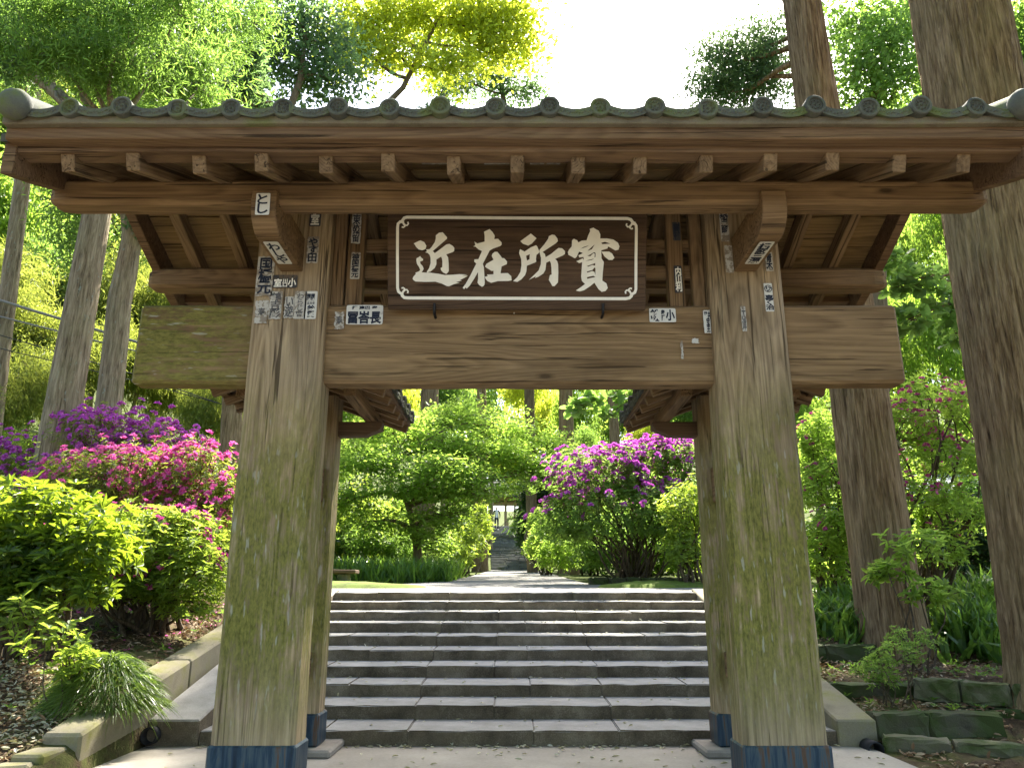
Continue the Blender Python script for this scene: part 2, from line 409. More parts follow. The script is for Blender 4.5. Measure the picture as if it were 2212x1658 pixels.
# ------------------------------------------------------------------ ground heights
XC = 0.043
Y1, RISE, TREAD = 6.19, .1125, .466
Y10 = Y1 + 9 * TREAD
def sm(a, b, t):
    t = np.clip((t - a) / (b - a), 0, 1); return t * t * (3 - 2 * t)
def corridor(Y):
    return np.interp(Y, [-50, Y1, Y1 + .01, Y10, Y10 + .5, 38.5, 59.5, 64, 120], [0, 0, -.05, .9, 1.135, 2.33, 6.2, 6.25, 14.])
def height(X, Y):
    X = np.asarray(X, float); Y = np.asarray(Y, float)
    c = corridor(Y)
    lf = np.interp(Y, [-50, 3.2, 4.6, 5.35, 6.35, 7.5, 10.4, 13], [0, 0, .05, .19, .42, .62, 1.12, 1.22]) + .10 * np.clip(-2.9 - X, 0, 4) * sm(4., 6.5, Y)
    rt = np.interp(Y, [-50, 5.5, 6.22, 6.40, 7.05, 7.25, 8.3, 8.5, 10.4, 13], [0, 0, .03, .20, .235, .36, .45, .60, 1.1, 1.22])
    far = np.maximum(c, 0)
    wl = sm(-2.78, -2.72, X)           # 0 on the left, 1 in the corridor
    wr = sm(2.72, 2.66, X)
    nearw = 1 - sm(10.2, 13, Y)
    z = np.where(X < 0, lf * (1 - wl) + c * wl, rt * (1 - wr) + c * wr)
    flat = np.where(Y < 10.4, z, far)
    side = z * nearw + (1 - nearw) * np.minimum(far, 1.22 + .042 * np.maximum(Y - 13, 0) + .05 * np.abs(X))
    incor = 1 - sm(2.5, 7.0, np.abs(X)) * sm(25, 45, Y)
    zz = np.where(Y < 13, z, far * incor + side * (1 - incor))
    # wooded hillsides
    hl = .48 * np.clip(-X - 9 - .25 * np.clip(16 - Y, 0, 16), 0, 60)
    hb = .16 * np.clip(Y - 46, 0, 200) * sm(3.2, 14, np.abs(X))
    hr = .22 * np.clip(X - 14, 0, 60) * sm(16, 30, Y)
    return zz + hl * sm(6, 16, Y) + hb + hr

# ground sheet
def build_ground():
    xs = np.unique(np.round(np.concatenate([np.linspace(-150, -16, 36), np.linspace(-16, -6, 34), np.linspace(-6, 6, 190), np.linspace(6, 16, 34), np.linspace(16, 150, 36)]), 4))
    ys = np.unique(np.round(np.concatenate([np.linspace(-60, 0, 14), np.linspace(0, 4, 14), np.linspace(4, 14, 150), np.linspace(14, 65, 120), np.linspace(65, 220, 30)]), 4))
    X, Y = np.meshgrid(xs, ys)
    Z = height(X, Y)
    nz = .018 * (np.sin(X * 3.1 + Y * 1.7) + np.sin(X * 1.3 - Y * 4.1 + 2) + .6 * np.sin(X * 9.7 + 1) * np.sin(Y * 8.3))
    off = np.where((np.abs(X) < 3.0) & (Y < 40), 0, 1.0)
    rs = np.random.default_rng(5).normal(0, .010, X.shape)
    Z = Z + (nz + rs) * off - .02
    nx = len(xs); i = np.arange(len(ys) - 1)[:, None] * nx; j = np.arange(nx - 1)[None, :]
    Fq = np.stack([i + j, i + j + 1, i + nx + j + 1, i + nx + j], -1).reshape(-1, 4)
    me = npmesh('ground', np.stack([X, Y, Z], -1).reshape(-1, 3), [Fq], True)
    s = NT('soil')
    v = s.coord((1, 1, 1))
    a = s.noise(v, 5, 6, .7); b = s.noise(v, 60, 3, .6); d = s.noise(v, .5, 3, .5)
    c = s.ramp(s.math('ADD', s.math('MULTIPLY', a, .6), s.math('MULTIPLY', b, .4)), [(.33, (.035, .024, .015)), (.5, (.085, .058, .036)), (.68, (.17, .12, .08))])
    yy = s.sep(v)[1]; far = s.ramp(s.math('MULTIPLY', yy, .025), [(.26, 0), (.36, 1)])
    c = s.mix(s.math('MAXIMUM', s.math('MULTIPLY', s.ramp(s.math('ADD', s.math('MULTIPLY', a, .4), s.math('MULTIPLY', d, .6)), [(.5, 0), (.58, 1)]), .7), s.math('MULTIPLY', far, .9)), c, s.mix(b, (.035, .055, .012), (.085, .11, .022)))
    s.bump(s.math('ADD', a, b), .7, .02)
    obj('ground', me, s.done(c, .95, .1), kind='structure')
build_ground()
def sheet(name, poly_fn, mat, dz, y0, y1, ny, nx):
    """strip between left(y) and right(y), laid dz above the ground profile"""
    V = []
    for k in range(ny + 1):
        y = y0 + (y1 - y0) * k / ny
        a, b = poly_fn(y)
        for q in range(nx + 1):
            x = a + (b - a) * q / nx
            V.append((x, y, float(corridor(y)) + dz))
    i = np.arange(ny)[:, None] * (nx + 1); j = np.arange(nx)[None, :]
    Fq = np.stack([i + j, i + j + 1, i + nx + 2 + j, i + nx + 1 + j], -1).reshape(-1, 4)
    return obj(name, npmesh(name, V, [Fq], True), mat, kind='structure')
sheet('pavement', lambda y: (-2.70 + .0 * y, 2.62), M['pavement'], .004, -12, Y1 - .0005, 30, 8)
def gravel():
    s = NT('gravel')
    v = s.coord((1, 1, 1))
    vo = s.n('ShaderNodeTexVoronoi'); vo.inputs['Scale'].default_value = 42; s.l(v, vo.inputs['Vector'])
    b = s.noise(v, 3, 4, .6)
    c = s.mix(.5, s.ramp(b, [(.3, (.15, .145, .135)), (.7, (.28, .265, .25))]), s.ramp(vo.outputs['Distance'], [(0, (.33, .32, .30)), (.7, (.11, .105, .10))]))
    s.bump(vo.outputs['Distance'], .8, .015)
    return s.done(c, .9, .2)
M['gravel'] = gravel()
sheet('gravel_path', lambda y: (np.interp(y, [10.8, 12.2, 13.6, 16, 22, 39], [-6.2, -5.4, -2.3, -1.35, -1.15, -1.0]), np.interp(y, [10.8, 12, 13, 15, 20, 39], [5.8, 3.4, 1.75, 1.35, 1.35, 1.25])), M['gravel'], .012, Y10 + .25, 38.6, 60, 12)
# ------------------------------------------------------------------ the gate
YF, YB = 4.80, 5.07            # main posts front / back
YR = 4.935                     # ridge line
SL = .41                       # roof slope
gate = empty('temple_gate', (XC, YR, 0), 'tiled wooden temple gate with mossy main posts and a broad crossbeam', 'gate')
M['kabuki'] = wood_mat('crossbeam_wood', (.12, .072, .034), (.31, .205, .105), moss=(-.35, 1.0, .85), grey=.06)
HS = 1.533                     # half spacing of the posts
for sx in (-1, 1):
    xc = XC + sx * HS
    p = timber('main_post', (xc, (YF + YB) / 2, .03), (xc, (YF + YB) / 2, 3.72), .27, .49, M['post'], gate, up=(1, 0, 0), bevel=.028, wob=.004)
    bmobj('copper_sleeve', box_bm((xc - .256, YF - .012, .035), (xc + .256, YB + .012, .243), .012), M['copper'], gate)
    bmobj('base_stone', box_bm((xc - .36, YF - .12, .0), (xc + .36, YB + .12, .035), .012), M['base_stone'], gate)
    # rear post, its sleeve and plinth
    timber('rear_post', (xc, 5.97, .05), (xc, 5.97, 2.62), .24, .24, M['post' if sx > 0 else 'post'], gate, bevel=.03, wob=.004)
    bmobj('copper_sleeve', box_bm((xc - .132, 5.838, .055), (xc + .132, 6.102, .27), .012), M['copper'], gate)
    bmobj('base_stone', box_bm((xc - .25, 5.72, .0), (xc + .25, 6.22, .055), .015), M['base_stone'], gate)
    # rails between main and rear post
    timber('tie_rail', (xc, 5.06, 1.885), (xc, 6.22, 1.885), .11, .26, M['beam'], gate)
    timber('tie_rail', (xc, 5.06, .60), (xc, 6.16, .60), .10, .17, M['pale_rail'] if 'pale_rail' in M else M['beam'], gate)
    # bracket arm with S-curved nose, front and back
    pr = [(4.155, 3.425), (4.150, 3.35), (4.158, 3.29), (4.180, 3.245), (4.225, 3.205), (4.262, 3.185), (4.30, 3.178), (5.57, 3.178), (5.61, 3.185), (5.645, 3.205), (5.69, 3.245), (5.712, 3.29), (5.72, 3.35), (5.715, 3.425)]
    bm = prism_bm(pr, 'x', xc - .075, xc + .075, .006)
    bmobj('bracket_arm', bm, M['beam'], gate)
# crossbeam
kz0, kz1 = 2.415, 2.965
timber('crossbeam', (XC - 2.555, 4.955, (kz0 + kz1) / 2), (XC + 2.555, 4.955, (kz0 + kz1) / 2), .165, kz1 - kz0, M['kabuki'], gate, bevel=.02, wob=.006)
# front and rear eave purlins, ridge purlin
for yy, nm in ((4.28, 'front_purlin'), (5.59, 'rear_purlin')):
    bm = bmesh.new()
    ring = [(-.08, -.06), (-.055, -.085), (.055, -.085), (.08, -.06), (.08, .06), (.055, .085), (-.055, .085), (-.08, .06)]
    Ls = [0, .03, .10, 5.62, 5.69, 5.72]; sc2 = [.72, .9, 1, 1, .9, .72]
    rows = [[bm.verts.new((L, a * k, b * k)) for a, b in ring] for L, k in zip(Ls, sc2)]
    for r0, r1 in zip(rows[:-1], rows[1:]):
        for q in range(8): bm.faces.new((r0[q], r0[(q + 1) % 8], r1[(q + 1) % 8], r1[q]))
    bm.faces.new(rows[0]); bm.faces.new(rows[-1][::-1])
    bmobj(nm, bm, M['beam'], gate, frame((XC - 2.86, yy, 3.445), (XC + 2.86, yy, 3.445)))
timber('ridge_purlin', (XC - 2.80, YR, 3.765), (XC + 2.80, YR, 3.765), .13, .12, M['beam'], gate)
# frieze over the crossbeam: struts and rails
for x0, x1 in ((749, 785), (1441, 1476)):
    xa, xb = xp(x0, 560, 4.90), xp(x1, 560, 4.90)
    timber('frieze_strut', ((xa + xb) / 2, 4.955, kz1 - .005), ((xa + xb) / 2, 4.955, 3.70), .085, xb - xa, M['beam'], gate, up=(1, 0, 0))
for sx in (-1, 1):
    xi = XC + sx * (HS - .245)
    timber('frieze_jamb', (xi - sx * .045, 4.955, kz1 - .005), (xi - sx * .045, 4.955, 3.70), .075, .085, M['beam'], gate, up=(1, 0, 0))
for y0, y1 in ((519, 545), (576, 604)):
    za, zb = zp(y1, 4.99), zp(y0, 4.99)
    timber('frieze_rail', (XC - 1.27, 4.985, (za + zb) / 2), (XC + 1.27, 4.985, (za + zb) / 2), .04, zb - za, M['beam'], gate)

# main roof -----------------------------------------------------------------
def rz(y):                     # underside of the rafters
    return 3.535 + SL * (abs(YR - 4.28) - abs(y - YR))
EY = 3.795                     # rafter nose
DEPTH = YR - EY
roof = obj('main_roof', npmesh('main_roof', [(XC + sx * 2.84, y, rz(y) + .165 + d) for d in (0, .05) for sx in (-1, 1) for y in (EY - .1, YR, 2 * YR - EY + .1)],
    [np.array([(0, 1, 4, 3), (1, 2, 5, 4), (6, 9, 10, 7), (7, 10, 11, 8), (0, 3, 9, 6), (2, 8, 11, 5)]), np.array([(0, 6, 7), (0, 7, 1), (1, 7, 8), (1, 8, 2), (3, 4, 10), (3, 10, 9), (4, 5, 11), (4, 11, 10)])]), M['tile'], gate)
raf_x = []
lefts = [149, 290, 428, 566, 702, 838, 979, 1117, 1249, 1383, 1525, 1662, 1795, 1942, 2080]
rm = None
random.seed(4)
for i, px in enumerate(lefts):
    x = xp(px, 348, EY)
    for s_ in (1, -1):
        y0 = EY if s_ > 0 else 2 * YR - EY
        z0 = rz(EY) + .056
        p0, p1 = Vector((x, y0 + random.uniform(-.022, .022), z0 + random.uniform(-.004, .004))), Vector((x, YR, rz(YR) + .056))
        if rm is None:
            L = (p1 - p0).length
            bm = box_bm((0, -.038, -.056), (L, .038, .056), .005)
            rm = bpy.data.meshes.new('rafter'); bm.to_mesh(rm); bm.free(); rm.materials.append(M['rafter'])
        obj('rafter', rm, None, roof, frame(p0, p1))
# boards under the tiles
for s_ in (1, -1):
    n = 4
    for k in range(n):
        a, b = EY + .02 + (DEPTH - .03) * k / n + .004, EY + .02 + (DEPTH - .03) * (k + 1) / n
        ya, yb = (a, b) if s_ > 0 else (2 * YR - a, 2 * YR - b)
        m_ = Vector((0, (ya + yb) / 2, (rz(ya) + rz(yb)) / 2 + .124 + .003 * (k % 2)))
        timber('ceiling_board', (XC - 2.76, m_.y, m_.z), (XC + 2.76, m_.y, m_.z), math.hypot(yb - ya, rz(yb) - rz(ya)) - .006, .018, M['board'], roof, up=(0, -SL * s_, 1), bevel=.002)
    # eave boards, stepped
    fy = lambda y: y if s_ > 0 else 2 * YR - y
    for nm, ya, yb, pa, pb, yref, mt in (('eave_board', 3.745, 3.87, 327, 297, 3.745, 'fascia'), ('eave_board', 3.665, 3.80, 299, 264, 3.665, 'fascia'), ('tile_seat', 3.625, 3.78, 266, 249, 3.625, 'tile_seat')):
        za, zb = zp(pa, yref), zp(pb, yref) - .002
        yc = (fy(ya) + fy(yb)) / 2
        timber(nm, (XC - 2.80, yc, (za + zb) / 2), (XC + 2.80, yc, (za + zb) / 2), abs(yb - ya), zb - za, M[mt], roof, bevel=.006, wob=.003)
# curved bargeboards
for sx in (-1, 1):
    top, bot = [], []
    for k in range(25):
        y = EY - .06 + (2 * YR - 2 * EY + .12) * k / 24
        t = abs(y - YR) / (DEPTH + .06)
        zc = rz(YR) + .13 - SL * (DEPTH + .06) * t + .05 * (t * t - t) * 1.5
        top.append((y, zc + .04)); bot.append((y, zc - .155 - .05 * t * (1 - t)))
    bm = prism_bm(top + bot[::-1], 'x', XC + sx * 2.77, XC + sx * 2.84, .004)
    bmobj('bargeboard', bm, M['fascia'], roof)
# tiles: round eave discs, pendant tiles, barrel rows
disc_px = [148, 264, 380, 496, 611, 728, 842, 950, 1069, 1188, 1298, 1413, 1531, 1647, 1760, 1875, 1990, 2112]
YT = 3.585
ZT = zp(228, YT)
def disc_mesh():
    A = Acc()
    seg = 28; a = np.linspace(0, 2 * np.pi, seg, endpoint=False)
    prof = [(.056, .06), (.056, .004), (.051, 0), (.041, 0), (.037, .010), (.0, .010)]
    V = np.concatenate([np.stack([r * np.cos(a), np.full(seg, y), r * np.sin(a)], -1) for r, y in prof])
    i = np.arange(len(prof) - 1)[:, None] * seg; j = np.arange(seg)[None, :]
    A.add(V, np.stack([i + j, i + (j + 1) % seg, i + seg + (j + 1) % seg, i + seg + j], -1).reshape(-1, 4))
    for k in range(9):           # beads of the crest
        q = 2 * math.pi * k / 8; r0 = .024 if k < 8 else 0.0
        b = np.array([[0, -.004, 0], [.008, .009, 0], [0, .009, .008], [-.008, .009, 0], [0, .009, -.008]]) * (1.0 if k < 8 else 1.3) + np.array([r0 * math.cos(q), 0, r0 * math.sin(q)])
        A.add(b, np.array([[0, 1, 2], [0, 2, 3], [0, 3, 4], [0, 4, 1]]))
    return A.mesh('round_eave_tile', False)
def barrel_mesh(L):
    A = Acc(); seg = 10
    a = np.linspace(-.25, math.pi + .25, seg)
    n = 4
    for k in range(n):           # overlapping tiles
        y0, y1 = L * k / n, L * (k + 1) / n + .01
        for (ra, rb) in ((.055 - .003 * 0, .050),):
            V = np.concatenate([np.stack([ra * np.cos(a), np.full(seg, y0), ra * np.sin(a)], -1), np.stack([rb * np.cos(a), np.full(seg, y1), rb * np.sin(a)], -1), np.stack([(ra - .012) * np.cos(a), np.full(seg, y0), (ra - .012) * np.sin(a)], -1)])
            j = np.arange(seg - 1)
            A.add(V, np.stack([j, j + 1, seg + j + 1, seg + j], -1), np.stack([2 * seg + j, 2 * seg + j + 1, j + 1, j], -1))
    return A.mesh('barrel_tile', True)
def pendant_mesh(wd):
    A = Acc(); n = 14
    t = np.linspace(-1, 1, n)
    x = t * wd / 2
    zb = -.062 + .034 * t ** 2; zt = -.012 + .034 * t ** 2
    rows = []
    for (yy, z) in ((0.0, zb), (0.0, zt), (.30, zt + .11), (.30, zb + .11)):
        rows.append(np.stack([x, np.full(n, yy), z], -1))
    ins = []
    V = np.concatenate(rows); j = np.arange(n - 1); Fs = []
    for r in range(4):
        r2 = (r + 1) % 4
        Fs.append(np.stack([r * n + j, r * n + j + 1, r2 * n + j + 1, r2 * n + j], -1))
    A.add(V, np.concatenate(Fs))
    for k in range(11):          # scroll relief
        c = -.78 + 1.56 * k / 10; xx = c * wd / 2; zz = -.037 + .034 * c ** 2
        s_ = .010 + .004 * (k % 2)
        b = np.array([[0, -.008, 0], [s_, .001, s_ * .4], [s_ * .2, .001, s_], [-s_, .001, -s_ * .3], [-s_ * .1, .001, -s_]]) + np.array([xx, 0, zz + .004 * ((k % 3) - 1)])
        A.add(b, np.array([[0, 1, 2], [0, 2, 3], [0, 3, 4], [0, 4, 1]]))
    return A.mesh('pendant_tile', False)
DM, PM = disc_mesh(), pendant_mesh(.232)
RL = (DEPTH + .14) / math.cos(math.atan(SL))
BMh = barrel_mesh(RL)
for m_ in (DM, PM, BMh): m_.materials.append(M['tile'])
disc_x = [xp(px, 226, YT) for px in disc_px]
flip = Matrix.Translation((0, 2 * YR, 0)) @ Matrix.Diagonal((1, -1, 1, 1))
random.seed(9)
def tile_set(x, y, z):
    out = []
    return out
for s_ in (1, -1):
    T0 = Matrix.Identity(4) if s_ > 0 else Matrix.Translation((2 * XC, 2 * YR, 0)) @ Matrix.Rotation(math.pi, 4, 'Z')
    for i, x in enumerate(disc_x):
        dz, rx = random.uniform(-.004, .004), random.uniform(-.05, .05)
        obj('round_eave_tile', DM, None, roof, T0 @ Matrix.Translation((x + random.uniform(-.006, .006), YT + random.uniform(-.012, .012), ZT + dz * 2)) @ Matrix.Rotation(random.uniform(-.08, .08), 4, 'Z') @ Matrix.Rotation(rx, 4, 'X') @ Matrix.Rotation(random.uniform(0, 6), 4, 'Y'))
        obj('barrel_tile', BMh, None, roof, T0 @ Matrix.Translation((x, YT + .055, ZT - .003)) @ Matrix.Rotation(math.atan(SL), 4, 'X'))
        if i < len(disc_x) - 1:
            xm = (x + disc_x[i + 1]) / 2
            obj('pendant_tile', PM, None, roof, T0 @ Matrix.Translation((xm, YT + .012, ZT + random.uniform(-.003, .003) + .0)) @ Matrix.Rotation(random.uniform(-.02, .02), 4, 'Y'))
    for x in (disc_x[0] - .165, disc_x[-1] + .165):
        obj('pendant_tile', PM, None, roof, T0 @ Matrix.Translation((x, YT + .014, ZT)))
# verge rolls with big round ends
for sx in (-1, 1):
    xe = XC + sx * 2.715
    for s_ in (1, -1):
        y0 = YT - .02 if s_ > 0 else 2 * YR - YT + .02
        z0 = zp(221, YT - .02)
        A = Acc()
        V, Fq = tube([(xe, y0 + s_ * .04, z0), (xe, YR, z0 + SL * (YR - YT) - .02)], [.078, .078], 16); A.add(V, Fq)
        prof = [(.0, -.045), (.035, -.042), (.068, -.028), (.086, 0), (.088, .03), (.08, .05), (.07, .055)]
        seg = 24; a = np.linspace(0, 2 * np.pi, seg, endpoint=False)
        V = np.concatenate([np.stack([xe + r * np.cos(a), np.full(seg, y0 + s_ * yy), z0 + r * np.sin(a)], -1) for r, yy in prof])
        i = np.arange(len(prof) - 1)[:, None] * seg; j = np.arange(seg)[None, :]
        A.add(V, np.stack([i + j, i + (j + 1) % seg, i + seg + (j + 1) % seg, i + seg + j], -1).reshape(-1, 4))
        obj('verge_roll', A.mesh('verge_roll', True), M['tile'], roof)
bmobj('ridge_tiles', box_bm((XC - 2.86, YR - .11, rz(YR) + .2), (XC + 2.86, YR + .11, rz(YR) + .42), .03), M['tile'], roof)

# small gabled roofs over the rear posts ------------------------------------
def rear_roof(sx):
    xr = XC + sx * HS
    ez = lambda dx: 2.62 - .36 * abs(dx)        # rafter underside at dx from the ridge
    Ya, Yb = 5.14, 6.46
    W_ = .60
    r = obj('rear_roof', npmesh('rear_roof', [(xr + dx, y, ez(dx) + .085 + d) for d in (0, .035) for y in (Ya, Yb) for dx in (-W_, 0, W_)],
        [np.array([(0, 1, 4, 3), (1, 2, 5, 4), (6, 9, 10, 7), (7, 10, 11, 8), (0, 3, 9, 6), (2, 8, 11, 5)]), np.array([(0, 6, 7), (0, 7, 1), (1, 7, 8), (1, 8, 2), (3, 4, 10), (3, 10, 9), (4, 5, 11), (4, 11, 10)])]), M['dark_wood'], gate)
    for s2 in (-1, 1):
        for k in range(6):
            y = Ya + .05 + (Yb - Ya - .1) * k / 5
            timber('rafter', (xr + s2 * W_, y, ez(W_) + .03), (xr, y, ez(0) + .03), .05, .06, M['rafter'], r, bevel=.003)
        timber('eave_board', (xr + s2 * (W_ - .01), Ya, ez(W_) + .082), (xr + s2 * (W_ - .01), Yb, ez(W_) + .082), .06, .04, M['fascia'], r, bevel=.003)
        # eave purlin on its arm
        timber('eave_purlin', (xr + s2 * .37, Ya - .02, 2.445), (xr + s2 * .37, Yb - .12, 2.445), .085, .10, M['beam'], r, bevel=.006)
        R90 = Matrix.Rotation(-math.pi / 2 * s2 * -1, 4, 'Z')
        for k in range(6):
            y = Ya + .03 + (Yb - Ya - .06) * k / 5
            T0 = Matrix.Translation((xr + s2 * (W_ + .05), y, ez(W_) + .145)) @ Matrix.Rotation(math.pi / 2 * s2, 4, 'Z')
            obj('round_eave_tile', DM, None, r, T0)
            obj('barrel_tile', BSh, None, r, T0 @ Matrix.Translation((0, .05, 0)) @ Matrix.Rotation(math.atan(.36), 4, 'X'))
            if k < 5:
                obj('pendant_tile', PM, None, r, Matrix.Translation((xr + s2 * (W_ + .045), y + .123, ez(W_) + .145)) @ Matrix.Rotation(math.pi / 2 * s2, 4, 'Z'))
    # cross arm through the rear post with rounded noses
    pr = []
    for s2 in (1, -1):
        seq = [(.47, 2.395), (.465, 2.36), (.44, 2.325), (.40, 2.312), (.375, 2.30), (.34, 2.285), (.16, 2.28)]
        if s2 < 0: seq = [(-a, b) for a, b in seq[::-1]]
        pr += seq
    pr = [(xr + a, b) for a, b in pr]
    bmobj('cross_arm', prism_bm(pr, 'y', 5.925, 6.03, .004), M['dark_wood'], r)
    bmobj('ridge_tiles', box_bm((xr - .08, Ya - .02, ez(0) + .13), (xr + .08, Yb + .02, ez(0) + .25), .02), M['tile'], r)
BSh = barrel_mesh(.62); BSh.materials.append(M['tile'])
rear_roof(-1); rear_roof(1)

# ------------------------------------------------------------------ the name plaque
PB, PT = at(CX, 668, 4.79), at(CX, 440, 4.60)
pup = (PT - PB).normalized(); prt = Vector((1, 0, 0)); pn = prt.cross(pup).normalized()
if pn.y > 0: pn = -pn
def pq(x, y, off=0.0):           # photo px on the plaque front
    return at_plane(x, y, PB + pn * off, pn) 
tl, br = pq(836, 449), pq(1397, 669)
plaque = empty('name_plaque', ((tl.x + br.x) / 2, 4.8, br.z), 'dark wooden plaque with four cream brush-written characters hung under the eaves', 'plaque')
bm = bmesh.new()
cs = [pq(836, 446), pq(1398, 446), pq(1394, 670), pq(837, 668)]
for c in cs: bm.verts.new(c)
for c in cs: bm.verts.new(c - pn * .045)
bm.verts.ensure_lookup_table(); v = bm.verts
for f in ((0, 1, 2, 3), (7, 6, 5, 4), (0, 4, 5, 1), (1, 5, 6, 2), (2, 6, 7, 3), (3, 7, 4, 0)): bm.faces.new([v[q] for q in f])
bmesh.ops.recalc_face_normals(bm, faces=bm.faces[:])
bmesh.ops.bevel(bm, geom=bm.edges[:], offset=.005, segments=1, affect='EDGES')
bmobj('board', bm, M['plaque'], plaque)
S_ = .5664
def glyph(name, polys, ox, oy, k, parent, mat, base=.004):
    """polys: list of [outline, hole, hole...] in zoom pixels"""
    A = Acc()
    for q, loops in enumerate(polys):
        off = base + .0005 * q
        L3 = [[Vector((x, y, 0)) for x, y in lp] for lp in loops]
        tris = tessellate_polygon(L3)
        flat = [p for lp in loops for p in lp]
        pts = [pq((ox + x / k) * S_, (oy + y / k) * S_, off) for x, y in flat]
        A.add(np.array([tuple(p) for p in pts]), np.array(tris))
        b = 0                      # rim down to the board
        for lp in loops:
            n = len(lp); top = np.array([tuple(pts[b + i]) for i in range(n)])
            low = top - np.array(pn) * (off - .0008)
            i = np.arange(n)
            A.add(np.concatenate([top, low]), np.stack([i, (i + 1) % n, n + (i + 1) % n, n + i], -1))
            b += n
    return obj(name, A.mesh(name), mat, parent)
G1 = [[[(85,345),(150,312),(215,285),(290,320),(328,390),(310,450),(250,475),(180,460),(130,410),(110,370)]],
 [[(510,190),(570,140),(640,130),(680,175),(725,225),(720,255),(600,360),(450,490),(400,500),(385,460),(430,410),(490,320),(508,250)]],
 [[(325,460),(395,455),(450,490),(500,540),(520,620),(520,740),(490,810),(410,880),(345,900),(335,885),(380,820),(410,720),(408,620),(390,560),(350,525),(305,512),(340,495)]],
 [[(490,530),(600,450),(710,365),(770,352),(830,390),(865,430),(860,490),(830,510),(700,555),(610,595),(520,650),(480,640)]],
 [[(610,590),(660,545),(710,555),(745,610),(755,730),(758,870),(740,900),(708,928),(650,900),(612,860),(600,815),(632,800),(635,700),(628,640)]],
 [[(135,670),(140,630),(185,605),(210,585),(225,610),(265,640),(262,670),(205,690),(215,730),(260,780),(275,830),(255,870),(230,905),(150,915),(120,905),(190,875),(210,850),(190,800),(150,740)]],
 [[(120,900),(230,898),(400,905),(560,925),(680,950),(800,945),(960,932),(1110,940),(1010,957),(1120,965),(1060,1000),(970,1045),(1005,1055),(890,1085),(960,1098),(850,1125),(760,1165),(720,1160),(620,1110),(500,1075),(300,1080),(120,1072),(80,1045),(65,1020),(80,980),(125,930)]]]
G2 = [[[(1433,120),(1540,70),(1600,130),(1638,195),(1630,262),(1700,255),(1770,325),(1770,370),(1740,395),(1600,445),(1540,480),(1500,560),(1410,735),(1430,800),(1440,950),(1448,1100),(1435,1150),(1395,1175),(1340,1140),(1308,1095),(1320,1020),(1318,890),(1250,1010),(1160,1150),(1100,1210),(1082,1185),(1050,1218),(1025,1190),(1080,1120),(1180,940),(1285,730),(1245,690),(1250,650),(1325,645),(1395,490),(1330,460),(1270,405),(1225,400),(1268,382),(1250,310),(1305,345),(1445,310),(1445,200)]],
 [[(1580,585),(1595,540),(1640,505),(1690,505),(1750,580),(1780,625),(1820,628),(1875,690),(1870,740),(1770,785),(1750,915),(1890,912),(1955,970),(1962,1050),(1900,1062),(1700,1065),(1570,1098),(1500,1065),(1470,1030),(1445,985),(1505,970),(1490,940),(1615,935),(1615,865),(1580,870),(1480,810),(1453,785),(1480,735),(1615,655),(1600,625)]]]
G3 = [[[(220,300),(420,155),(530,245),(440,345),(370,385),(270,350)]],
 [[(205,480),(215,455),(300,500),(420,420),(520,378),(545,405),(580,490),(575,525),(530,560),(518,640),(525,690),(500,710),(345,770),(335,880),(310,950),(240,1030),(160,1080),(80,1065),(160,990),(220,890),(240,760),(235,640),(195,530)], [(330,580),(400,548),(395,650),(345,670)]],
 [[(765,205),(830,175),(880,185),(930,250),(938,300),(900,340),(650,505),(590,515),(585,470),(680,360),(750,260)]],
 [[(580,490),(640,505),(690,545),(705,610),(715,715),(700,850),(660,920),(560,985),(500,1005),(520,970),(385,1040),(480,950),(570,860),(612,740),(615,620),(595,540)]],
 [[(700,610),(800,550),(950,430),(1020,438),(1075,490),(1075,545),(1030,575),(885,640),(780,680),(710,715),(680,690)]],
 [[(785,680),(885,640),(925,680),(943,740),(948,900),(940,1090),(875,1160),(835,1160),(795,1090),(765,1040),(785,950),(820,940),(815,800),(805,720)]]]
G4 = [[[(1550,65),(1620,42),(1670,75),(1720,100),(1752,170),(1750,250),(1740,330),(1500,330),(1490,280),(1520,190),(1558,110)]],
 [[(1210,285),(1245,255),(1310,285),(1330,325),(1400,290),(1500,282),(1740,250),(1880,248),(2000,270),(2090,330),(2120,400),(2100,465),(2040,478),(1960,430),(1900,400),(1890,440),(1770,475),(1640,505),(1500,512),(1400,520),(1345,500),(1300,600),(1265,628),(1140,560),(1130,510),(1150,465),(1205,400)],
  [(1770,330),(1840,312),(1950,348),(1790,358)], [(1500,492),(1600,400),(1645,365),(1590,455)], [(1365,450),(1430,412),(1540,378),(1480,412)]],
 [[(1775,500),(1920,500),(1980,540),(2022,620),(1985,660),(1915,660),(1830,590)]],
 [[(1335,570),(1420,530),(1440,600),(1350,612)]], [[(1295,685),(1420,628),(1440,690),(1350,720)]],
 [[(1400,490),(1770,470),(1775,630),(1820,700),(1800,900),(1790,1055),(1870,1110),(1895,1200),(1850,1255),(1780,1270),(1720,1220),(1640,1095),(1560,1160),(1440,1240),(1360,1262),(1285,1245),(1380,1180),(1460,1120),(1400,1060),(1385,980),(1405,700),(1440,640)],
  [(1495,775),(1570,750),(1655,718),(1655,770),(1600,757),(1520,790)], [(1495,880),(1600,852),(1645,800),(1660,815),(1660,955),(1640,890),(1600,872),(1500,905)], [(1495,990),(1620,962),(1662,985),(1500,1022)], [(1450,685),(1540,655),(1640,632),(1590,660)], [(1500,582),(1570,548),(1635,508),(1662,525),(1660,600),(1640,612),(1648,545),(1620,528),(1560,590)]]]
glyph('brush_character', G1, 1560, 860, 5.027, plaque, M['white'])
glyph('brush_character', G2, 1560, 860, 5.027, plaque, M['white'])
glyph('brush_character', G3, 1940, 860, 5.027, plaque, M['white'])
glyph('brush_character', G4, 1940, 860, 5.027, plaque, M['white'])
